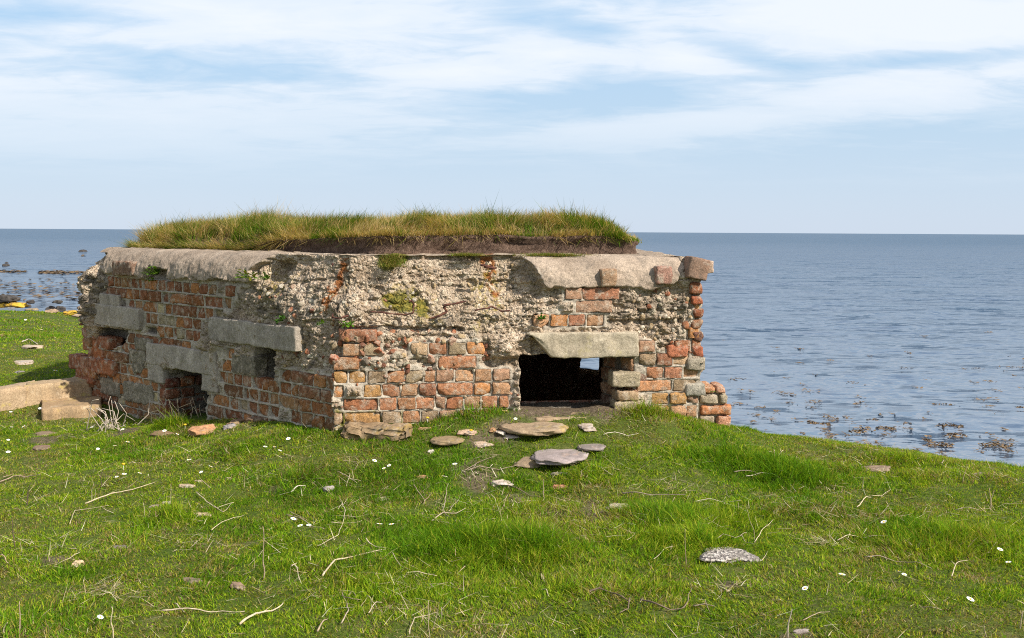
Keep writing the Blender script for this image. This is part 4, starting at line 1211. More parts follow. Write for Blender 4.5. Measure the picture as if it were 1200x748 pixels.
me = make_mesh('ground', np.concatenate([gxy, gz[:, None]], 1), [Fg], True, {'Col': np.stack([bare, shore, np.zeros(len(gz))], 1)})
tag(link('ground', me, M_GROUND), 'uneven grassy ground falling to the shore', kind='structure')

# ------------------------------------------------------------------ sea: one sheet with swell and chop
th = np.radians(np.linspace(-62, 62, 620)); rr_ = [5.0]
while rr_[-1] < 45000: rr_.append(rr_[-1] * 1.0055 if rr_[-1] < 260 else rr_[-1] * 1.06)
rr_ = np.array(rr_)
R_, T_ = np.meshgrid(rr_, th, indexing='ij'); sx_ = (R_ * np.sin(T_)).ravel(); sy_ = (R_ * np.cos(T_)).ravel()
P3 = np.stack([sx_ * .5 + sy_ * .07, sy_, np.zeros(len(sx_))], 1)
Rf = R_.ravel(); am = np.zeros(len(sx_))
calm = sstep(-2, -8, sx_) * sstep(55, 35, sy_ + 4 * fbm(P3, .08, 2, 2))          # sheltered water off the left shore
gust = .75 + .45 * fbm(P3, .09, 3, 6)
for lam, A, sd_ in ((3.2, .020, 1), (1.3, .040, 2), (.6, .030, 3), (.28, .012, 4)):
    fade = sstep(lam * 90, lam * 40, Rf)
    nv = vnoise(P3 + 3 * sd_, 1 / lam, 30 + sd_); nv = 1 - np.abs(nv) * 1.6 if sd_ < 3 else nv
    am += A * nv * fade * (sstep(4, 30, Rf) * .6 + .4) * gust
am *= (1 - .72 * calm)
n1_, n2_ = len(rr_), len(th); ii = np.arange(n1_ * n2_).reshape(n1_, n2_)
Fs = np.stack([ii[:-1, :-1], ii[1:, :-1], ii[1:, 1:], ii[:-1, 1:]], -1).reshape(-1, 4)
me = make_mesh('sea', np.stack([sx_, sy_, SEA + am], 1), [Fs], True)
tag(link('sea', me, M_SEA), 'blue rippled sea reaching the horizon', kind='structure')

# ------------------------------------------------------------------ turf in front
holes = []          # (x,y,r) footprints kept free of blades
def scatter_grass(x0, x1, y0, y1, dens, hmul=1.0, wmul=1.0):
    n = int((x1 - x0) * (y1 - y0) * dens)
    xy = np.stack([rng.uniform(x0, x1, n), rng.uniform(y0, y1, n)], 1)
    # stay inside what any nearby camera could see
    xy = xy[(np.abs(xy[:, 0]) < xy[:, 1] * .80 + .5)]
    xy = xy[poly_sd(xy, np.array(PLAN)) > .015]
    for (hx, hy, ra, rb_, an_) in holes:
        c, s_ = math.cos(an_), math.sin(an_); u = (xy[:, 0] - hx) * c + (xy[:, 1] - hy) * s_; v = -(xy[:, 0] - hx) * s_ + (xy[:, 1] - hy) * c
        xy = xy[(u / ra) ** 2 + (v / rb_)** 2 > .26]
    z = ground(xy); ok = z > -.64; xy = xy[ok]; z = z[ok]
    P3 = np.concatenate([xy, np.zeros((len(xy), 1))], 1)
    bz = np.zeros(len(xy))
    i0 = np.clip(np.searchsorted(gx, xy[:, 0]), 0, nx_ - 1); j0 = np.clip(np.searchsorted(gy, xy[:, 1]), 0, ny_ - 1)
    bz = bare_f.reshape(nx_, ny_)[i0, j0]
    keep = rng.random(len(xy)) > bz * .93
    xy, z, P3 = xy[keep], z[keep], P3[keep]; n = len(xy)
    big = fbm(P3, 1.15, 3, 201); med = fbm(P3, 4.2, 3, 202); sm = fbm(P3, 14, 2, 203)
    h = .015 + .022 * sstep(-.1, .75, big * .8 + med * .55)
    for (gx_, gy_, rx_, ry_, k_) in TUFTS:
        h += 2.0 * k_ * np.exp(-((xy[:, 0] - gx_) / rx_) ** 2 - ((xy[:, 1] - gy_) / ry_) ** 2)
    h = h * rng.uniform(.55, 1.35, n) * hmul * (1 + .35 * sm)
    yel = fbm(P3, 2.0, 4, 204) * .9 + fbm(P3, 9, 3, 205) * .55
    pd = np.clip(.14 + .62 * yel, .02, .75)
    dryb = rng.random(n) < pd
    deepg = sstep(.0, .6, big + .4 * med)[:, None]
    lite = mixcol(n, [(.23, .33, .013), (.33, .39, .022), (.16, .27, .011), (.42, .40, .05)], [3, 2, 3, 1], .4)
    dark = mixcol(n, [(.10, .22, .008), (.14, .27, .011), (.06, .14, .008)], [3, 3, 1], .4)
    pick = rng.random((n, 1)) < (.25 + .6 * deepg)
    col = np.where(pick, dark, lite)
    ylw = (rng.random(n) < np.clip(.1 + .35 * yel, 0, .7))[:, None]
    col = np.where(ylw, mixcol(n, [(.30, .27, .035), (.36, .30, .06)], [1, 1]), col)
    col = np.where(dryb[:, None], mixcol(n, [(.42, .32, .15), (.30, .22, .10), (.52, .42, .25), (.20, .15, .06)], [2, 3, 1, 3]), col)
    yw = np.arctan2(fbm(P3, 5, 2, 206), fbm(P3, 5, 2, 207)) + rng.normal(0, 1.5, n)
    lean = np.abs(rng.normal(.5, .35, n)); lean = np.where(dryb, lean + .4, lean)
    return (np.concatenate([xy, (z - .003)[:, None]], 1), h, rng.uniform(.0018, .0042, n) * wmul, yw, lean, rng.uniform(.0, .7, n), col)
def T(px, py, w, hpx, k):
    g_ = G(px, py); return (g_[0], g_[1], w, hpx, k)
TUFTS = [T(590, 640, .26, .22, .045), T(640, 600, .2, .14, .025), T(800, 610, .30, .18, .03), T(930, 560, .22, .15, .03), T(1130, 640, .3, .2, .03), T(330, 575, .05, .05, .05), T(352, 562, .05, .04, .04),
         T(690, 560, .12, .1, .03), T(760, 482, .16, .07, .035), T(550, 486, .2, .05, .03), T(800, 640, .16, .1, .03), T(870, 540, .3, .1, .02), T(1060, 540, .25, .1, .02), T(200, 610, .12, .1, .03),
         T(450, 690, .3, .2, .015), T(205, 500, .10, .05, .05), T(1100, 560, .2, .1, .02), T(700, 690, .25, .2, .012), T(470, 500, .1, .05, .0)]
# ------------------------------------------------------------------ stones
def stone(name, px, py, wpx, hpx, label, cat, mat, tint=(1, 1, 1), rot=0.0, tall=None, ang=0, seed=0, group=None, aspect=None, lift=.5, Yfix=None, sub=4, hole=True, wob=.26):
    """px,py: middle of the stone; wpx,hpx: its size in the photograph"""
    g_ = G(px, py + hpx * .2) if Yfix is None else np.array(Yfix)
    sc = g_[1] / FPX * 1.01
    w = wpx * sc
    # seen height = depth*sin(view)+height ; pick height, depth follows
    vs = (EYE[2] - g_[2]) / np.linalg.norm(g_ - EYE)
    hgt = tall if tall else w * .22
    dep = max((hpx * sc - hgt * .6) / max(vs, .05), w * .35) if aspect is None else w * aspect
    V0, F0 = ico(sub)
    Pq = V0.copy()
    rs = np.random.default_rng(seed + int(px) * 13 + int(py))
    smooth_ = px in (626, 657, 525, 692)
    if Yfix is None:
        Pq[:, 2] = np.where(Pq[:, 2] > .35, .35 + (Pq[:, 2] - .35) * .35, Pq[:, 2])
        for k in range(0 if smooth_ else 3):
            a_ = rs.uniform(0, 6.28); nrm = np.array([math.cos(a_), math.sin(a_), rs.uniform(.0, .5)]); nrm /= np.linalg.norm(nrm); Pq = Pq - nrm * np.clip(Pq @ nrm - rs.uniform(.55, .85), 0, None)[:, None] * .9
    # cut by planes for angular blocks
    for k in range(ang):
        nrm = rs.normal(size=3); nrm /= np.linalg.norm(nrm); lim = rs.uniform(.55, .8)
        d = Pq @ nrm; Pq = Pq - nrm * np.clip(d - lim, 0, None)[:, None] * .97
    hgt *= 1.15
    Pq = np.sign(Pq) * np.abs(Pq) ** (.78 if ang == 0 else .85)
    if smooth_: wob = .17; hgt *= .75
    Pq = Pq * (1 + wob * fbm(Pq + rs.uniform(0, 50), 1.3, 3, seed) + (.03 if smooth_ else .09) * fbm(Pq + seed, 4, 4, seed + 2))[:, None]
    Pq = Pq * np.array([w / 2, dep / 2, hgt / 2]) / np.abs(Pq).max(0)
    c, s_ = math.cos(rot), math.sin(rot); Pq = Pq @ np.array([[c, s_, 0], [-s_, c, 0], [0, 0, 1]])
    zc = hgt * (.0 if Yfix is None else .5 - (1 - lift) * .6)
    me = None
    mb = MB(); mb.add(Pq + np.array([0, 0, zc]), None, F0, col=tint)
    me = mb.mesh(name); me.materials.append(mat)
    o = bpy.data.objects.new(name, me); COL.objects.link(o)
    gz_ = ground(g_[None, :2])[0] if Yfix is None else g_[2]
    o.location = (g_[0], g_[1], gz_)
    tag(o, label, cat, group)
    if hole: holes.append((g_[0], g_[1], w * .5, dep * .5, rot))
    return o
T1 = (1, 1, 1)
ST = [
 (626, 499, 80, 26, 'big flat tan boulder at the foot of the doorway', 'boulder', M_STONE, (1.15, 1.0, .82), -.25, .07, 0),
 (657, 528, 66, 31, 'smooth oval grey slab with a pinkish edge lying below the tan boulder', 'stone slab', M_GREY, (1.1, 1.02, 1.0), -.3, .055, 0),
 (525, 514, 42, 15, 'rounded brown stone left of the doorway stones', 'stone', M_STONE, (1.0, .85, .62), 0, .045, 0),
 (531, 518, 8, 6, 'small yellowish pebble against the rounded brown stone', 'pebble', M_STONE, (1.7, 1.4, 1.0), 0, .03, 1),
 (621, 539, 38, 16, 'sunken brown stone in the grass left of the grey slab', 'stone', M_STONE, (.95, .82, .68), -.2, .04, 2),
 (692, 522, 36, 13, 'dull grey flat stone half sunk behind the oval slab', 'stone', M_GREY, (.8, .76, .7), 0, .035, 0),
 (585, 565, 30, 18, 'angular white stone with a flat pale top and a stick beside it', 'stone', M_WHITE, (.95, .88, .84), .4, .06, 5),
 (656, 571, 24, 8, 'reddish brick fragment lying in the grass', 'brick fragment', M_STONE, (1.5, .85, .6), 0, .03, 4),
 (723, 594, 42, 12, 'long flat whitish stone in longer grass', 'stone', M_WHITE, (.80, .76, .70), -.1, .03, 3),
 (853, 648, 76, 24, 'black and white speckled slab crossed by thin twigs', 'stone slab', M_SPECK, T1, .1, .035, 2),
 (505, 530, 10, 7, 'small white cube of rubble in the grass', 'rubble', M_WHITE, T1, .1, .035, 6),
 (548, 505, 24, 9, 'flat pinkish fragment behind the brown stone', 'rubble', M_WHITE, (1.0, .78, .62), -.2, .025, 4),
 (588, 506, 17, 9, 'white lump of rubble left of the big tan boulder', 'rubble', M_WHITE, (.95, .9, .85), .2, .03, 4),
 (599, 512, 20, 7, 'grey white sliver of stone in front of the white lump', 'rubble', M_WHITE, (.72, .68, .65), 0, .022, 3),
 (567, 521, 27, 8, 'flat pinkish white stone with a dry stalk behind it', 'rubble', M_WHITE, (.9, .76, .64), .1, .022, 4),
 (577, 504, 10, 7, 'orange crumb of brick beside the tan boulder', 'brick fragment', M_STONE, (1.5, .95, .6), 0, .02, 4),
 (688, 500, 24, 10, 'crumbly pale mortar lump below the threshold', 'rubble', M_WHITE, (.72, .66, .60), .1, .03, 4),
 (655, 555, 26, 5, 'thin grey stone edge showing through the grass', 'stone', M_GREY, (.85, .8, .72), 0, .02, 3),
 (495, 560, 20, 8, 'orange brown brick fragment with a dry stalk across it', 'brick fragment', M_STONE, (1.5, .95, .65), -.2, .025, 4),
 (385, 573, 15, 11, 'grey lump of stone at the foot of a grass tussock', 'stone', M_GREY, (1.2, 1.15, 1.15), 0, .045, 3),
 (449, 584, 22, 9, 'pale sunken stone in the middle of the grass', 'stone', M_WHITE, (.7, .65, .5), 0, .025, 3),
 (238, 504, 30, 17, 'broken orange brick with a grey face at the foot of the wall', 'brick fragment', M_STONE, (1.7, 1.05, .70), -.25, .075, 5),
 (236, 604, 28, 10, 'peach coloured flat stone in the grass', 'stone', M_WHITE, (.95, .78, .60), -.1, .035, 2),
 (90, 662, 18, 15, 'small angular cream stone in the left foreground', 'stone', M_WHITE, (.98, .78, .56), .3, .05, 5),
 (226, 681, 28, 12, 'flat dark brown stone sunk in the turf', 'stone', M_STONE, (.72, .64, .58), -.1, .03, 2),
 (279, 687, 17, 22, 'upright wedge of brown stone in the foreground grass', 'stone', M_STONE, (.95, .76, .66), .9, .045, 4),
 (142, 641, 18, 8, 'dark flat stone under a dry stalk', 'stone', M_GREY, (.62, .58, .55), 0, .025, 3),
 (182, 594, 18, 8, 'reddish grey pebble under a tuft of grass', 'pebble', M_GREY, (1.1, .85, .78), .3, .03, 3),
 (195, 590, 12, 6, 'chalky white pebble beside the reddish pebble', 'pebble', M_WHITE, (.9, .85, .8), 0, .025, 3),
 (219, 569, 22, 8, 'beige sliver of stone among the daisies', 'stone', M_WHITE, (.72, .62, .46), -.3, .03, 3),
 (233, 564, 14, 5, 'thin beige chip behind the beige sliver', 'stone chip', M_WHITE, (.7, .6, .46), -.3, .02, 3),
 (267, 561, 9, 5, 'small beige chip near the foot of the wall', 'stone chip', M_WHITE, (.75, .66, .5), 0, .02, 3),
 (54, 508, 30, 9, 'flat brown stone showing in the grass in front of the step', 'stone', M_STONE, (.8, .68, .58), 0, .025, 3),
 (47, 524, 26, 8, 'low reddish brown stone in the grass at the left', 'stone', M_STONE, (.78, .62, .55), .2, .022, 3),
 (1025, 548, 46, 10, 'flat brown stone showing near the right edge of the bank', 'stone slab', M_STONE, (.85, .72, .64), -.1, .03, 3),
 (940, 740, 26, 10, 'crumbly grey stone at the bottom of the picture', 'stone', M_GREY, (1.0, .95, .88), .2, .035, 4),
 (1150, 556, 22, 6, 'low pale stone on the bank at the right', 'stone', M_GREY, (.9, .85, .75), 0, .02, 3),
 (27, 424, 28, 8, 'pale flat stone on the grass beyond the concrete step', 'stone', M_WHITE, (.72, .66, .58), -.1, .05, 3),
 (36, 406, 26, 6, 'long whitish stone farthest out on the left grass', 'stone', M_WHITE, (.75, .66, .55), -.2, .05, 3),
 (24, 436, 14, 4, 'small grey stone in the shaded grass', 'stone', M_GREY, (.8, .8, .8), 0, .03, 3),
 (288, 485, 26, 9, 'dark slate coloured stone against the foot of the wall', 'stone', M_GREY, (.5, .5, .5), -.2, .05, 4),
 (277, 493, 22, 13, 'brown brick lump in front of the dark stone', 'brick fragment', M_STONE, (.9, .68, .52), -.5, .05, 5),
 (270, 500, 14, 10, 'small grey chunk beside the broken orange brick', 'rubble', M_GREY, (.9, .92, .95), -.4, .05, 5),
 (256, 488, 14, 6, 'small tan brick chip at the foot of the wall', 'brick fragment', M_STONE, (1.0, .8, .6), .4, .03, 4),
 (300, 491, 24, 10, 'brown lump of rubble by the wall', 'brick fragment', M_STONE, (.75, .55, .45), .1, .05, 5),
 (193, 508, 34, 9, 'tan splinter of stone below the dead stalks', 'stone', M_STONE, (.85, .66, .46), -.45, .03, 3),
 (458, 497, 24, 14, 'rounded reddish brick lump at the foot of the wall corner', 'brick fragment', M_STONE, (1.3, .88, .70), .1, .09, 4),
 (410, 497, 22, 11, 'reddish brick lump on the mossy ledge at the corner', 'brick fragment', M_STONE, (1.35, .85, .66), 0, .07, 5),
 (475, 506, 22, 9, 'pale orange half brick flush with the grass', 'brick fragment', M_STONE, (1.45, 1.0, .72), 0, .04, 5),
 (498, 502, 20, 7, 'small ochre brick end at the wall foot', 'brick fragment', M_STONE, (1.5, 1.1, .7), 0, .04, 5),
 (427, 508, 26, 6, 'thin pale edge stone under the mossy ledge', 'stone', M_STONE, (1.0, .85, .62), 0, .03, 4),
]
for k, (x, y, w, h, lab, cat, mt_, tint, rot, tall, ang) in enumerate(ST):
    nm = {'brick fragment': 'brick_fragment', 'stone slab': 'stone_slab', 'stone chip': 'stone_chip'}.get(cat, cat)
    stone(nm, x, y, w, h, lab, cat, mt_, tint, rot, tall, ang, seed=k)

# threshold slabs
for (x, y, w, h, lab, tint) in ((655, 485, 66, 12, 'long cracked tan threshold slab inside the doorway', (1.15, .98, .78)), (717, 481, 28, 9, 'small tan threshold slab at the right of the doorway', (1.2, 1.05, .85)), (650, 493, 80, 6, 'crumbly pinkish step of rubble below the threshold slab', (1.2, .95, .78))):
    g_ = G(x, y); s_, _z = F(x, 485)
    ofs = .02 if y < 490 else .10
    c_ = P1 + dF * s_ + nF * ofs
    sc = c_[1] / FPX
    Pb, Fb = rough_box((w * sc, .24 if y < 490 else .14, .06), .012, .012, .008, 14, int(x))
    mb = MB(); mb.add(np.concatenate([Pb[:, :1] * dF - Pb[:, 1:2] * nF, Pb[:, 2:3]], 1), Fb, col=tint)
    me = mb.mesh('threshold_slab'); me.materials.append(M_STONE)
    o = bpy.data.objects.new('threshold_slab', me); COL.objects.link(o)
    zt_ = F(x, 484)[1] if y < 490 else F(x, 489)[1] - .015
    o.location = (c_[0], c_[1], zt_ - .03 - (.012 if x > 700 else 0)); tag(o, lab, 'step')

# mossy brick ledge at the foot of the corner
Pb, Fb = rough_box((.36, .17, .075), .010, .02, .03, 9, 5)
c_ = at(440, 500, 5.12); mb = MB(); mb.add(Pb, Fb, col=(1.0, .82, .60)); me = mb.mesh('masonry_ledge'); me.materials.append(M_STONE)
o = bpy.data.objects.new('masonry_ledge', me); COL.objects.link(o); o.location = (c_[0], c_[1], ground(c_[None, :2])[0] + .02); o.rotation_euler = (0, 0, -.12)
tag(o, 'mossy broken ledge of brick and mortar at the foot of the near corner', 'masonry')

# ------------------------------------------------------------------ concrete steps at the left
def slab(name, pts_top, ztop, zbot, label, cat, mat, tint=(1, 1, 1), seed=0):
    """rough prism from a plan outline of four points"""
    pts_top = np.array(pts_top); Vb, Fb = grid_box(28, 10, 10)
    u, v = Vb[:, 0] + .5, Vb[:, 1] + .5
    a_, b_, c_, d2 = pts_top
    xy = (a_ * (1 - u)[:, None] + b_ * u[:, None]) * (1 - v)[:, None] + (d2 * (1 - u)[:, None] + c_ * u[:, None]) * v[:, None]
    zt = ztop[0] * (1 - u) + ztop[1] * u
    z = zbot + (zt - zbot) * (Vb[:, 2] + .5)
    Pq = np.concatenate([xy, z[:, None]], 1); Pq += .010 * np.stack([fbm(Pq, 7, 4, seed + k) for k in range(3)], 1) + .004 * np.stack([fbm(Pq, 30, 2, seed + 5 + k) for k in range(3)], 1)
    loc = Pq.mean(0); loc[2] = zbot
    mb = MB(); mb.add(Pq - loc, Fb, col=tint); me = mb.mesh(name); me.materials.append(mat)
    o = bpy.data.objects.new(name, me); COL.objects.link(o); o.location = loc; return tag(o, label, cat)
# upper block: top edge from (0,458)-(25,452) to (105,443); lower block in front of it
def pl(px, py, z): 
    d = ray(px, py); t = (z - EYE[2]) / d[2]; q = EYE + d * t; return q[:2]
z1 = .10
slab('concrete_step', [pl(28, 453, z1), pl(108, 445, z1), pl(110, 442, z1) + [0, .10], pl(30, 449, z1) + [0, .10]], (z1, z1 + .01), -.3, 'upper block of the broken concrete step left of the pillbox, partly in its shadow', 'concrete block', M_BLOCK, (1.05, .95, .82), 3)
slab('concrete_kerb', [pl(-90, 470, z1 - .02), pl(30, 453, z1), pl(32, 449, z1) + [0, .12], pl(-90, 466, z1 - .02) + [0, .12]], (z1 - .02, z1), -.3, 'narrow concrete kerb running out of the picture from the step', 'kerb', M_BLOCK, (1.1, 1.0, .9), 5)
z2 = -.015
slab('concrete_step', [pl(50, 480, z2), pl(118, 475, z2), pl(118, 462, z2), pl(48, 463, z2)], (z2, z2 - .0), -.4, 'lower block of the broken concrete step beside the dead stalks', 'concrete block', M_BLOCK, (1.0, .85, .68), 9)
for (hx, hy) in ((70, 455), (85, 452), (100, 449), (50, 458)):
    q = G(hx, hy); holes.append((pl(hx, hy, z1)[0], pl(hx, hy, z1)[1], .14, .12, 0))
for (hx, hy) in ((65, 474), (85, 473), (105, 473)): q = pl(hx, hy, z2); holes.append((q[0], q[1], .16, .3, 0))

# ------------------------------------------------------------------ broken low wall right of the pillbox
sw = empty('broken_wall', tuple(at(842, 500, 5.62)), 'low broken stub of brick wall against the right corner of the pillbox', 'wall')
mb = MB(); rows_def = [(503, 487, 820, 857, [(820, 838), (839, 857)]), (487, 475, 820, 858, [(820, 858)]), (474, 462, 820, 853, [(820, 842), (843, 853)]), (462, 453, 820, 851, [(820, 838), (839, 851)])]
cl = [(176, 156, 130), (208, 150, 118), (196, 132, 90), (190, 172, 146), (176, 160, 134), (196, 140, 100), (200, 150, 120), (205, 170, 140)]; q = 0
for (yb, yt, xa, xb, segs) in rows_def:
    for (xa_, xb_) in segs:
        Yd = 5.56
        a_, b_ = at(xa_, yb, Yd), at(xb_, yt, Yd)
        Pb, Fb = rough_box((b_[0] - a_[0] - .006, .22, b_[2] - a_[2] - .006), .012, .010, .006, 20, q + 40)
        mb.add(Pb + np.array([(a_[0] + b_[0]) / 2, Yd + .10, (a_[2] + b_[2]) / 2]), Fb, col=srgb(*cl[q % 8])); q += 1
link('brickwork', mb.mesh('brickwork'), M_BRICK, sw)
mb = MB(); a_, b_ = at(817, 506, 5.56), at(851, 456, 5.56)
Pb, Fb = rough_box((b_[0] - a_[0], .20, b_[2] - a_[2] + .1), .015, .015, .01, 15, 4); mb.add(Pb + np.array([(a_[0] + b_[0]) / 2, 5.685, (a_[2] + b_[2]) / 2 - .05]), Fb, col=(1.5, 1.4, 1.2)); link('mortar', mb.mesh('mortar'), M_CONC, sw)

# ------------------------------------------------------------------ twigs and dead stalks
def gp(x, y, lift=.0):
    g_ = G(x, y); g_ = g_.copy(); g_[2] += lift; return g_
def twig(lines, label, r=.004, color=(.42, .33, .22), lift=.012, cat='twig', group=None, name='twig', upright=False):
    mb = MB(); base = None
    for li, ln in enumerate(lines):
        if upright:
            b0 = gp(*ln[0]); Y0 = b0[1]; pw = [b0 - [0, 0, .01]] + [at(x, y, Y0 - .01 * i) for i, (x, y) in enumerate(ln[1:], 1)]
        else:
            pw = [gp(x, y, lift + .012 * ((i + li) % 2)) for i, (x, y) in enumerate(ln)]
        pw = np.array(pw)
        if base is None: base = pw[0].copy()
        elif upright:
            Vb, F4, F3 = tube(np.array([base - [0, 0, .012], (base + pw[0]) / 2 - [0, 0, .02], pw[0] - [0, 0, .01]]) - base, .003, 5); mb.add(Vb, F4, F3, col=color)
        t = np.linspace(0, len(pw) - 1, max(8, len(pw) * 4)); pp = np.stack([np.interp(t, np.arange(len(pw)), pw[:, k]) for k in range(3)], 1)
        pp[1:-1] += .0035 * np.stack([vnoise(pp[1:-1], 25, k + 3) for k in range(3)], 1)
        rad = np.linspace(1.0, .45, len(pp)) * r * .62 * (1 if li == 0 else .7)
        Vb, F4, F3 = tube(pp, rad, 5); mb.add(Vb - base, F4, F3, col=np.array(color) * random.uniform(.85, 1.15))
    me = mb.mesh(name); me.materials.append(M_WOOD)
    o = bpy.data.objects.new(name, me); COL.objects.link(o); o.location = base; return tag(o, label, cat, group)
PALE = (.52, .42, .28); BRN = (.30, .22, .15); DRK = (.12, .085, .06)
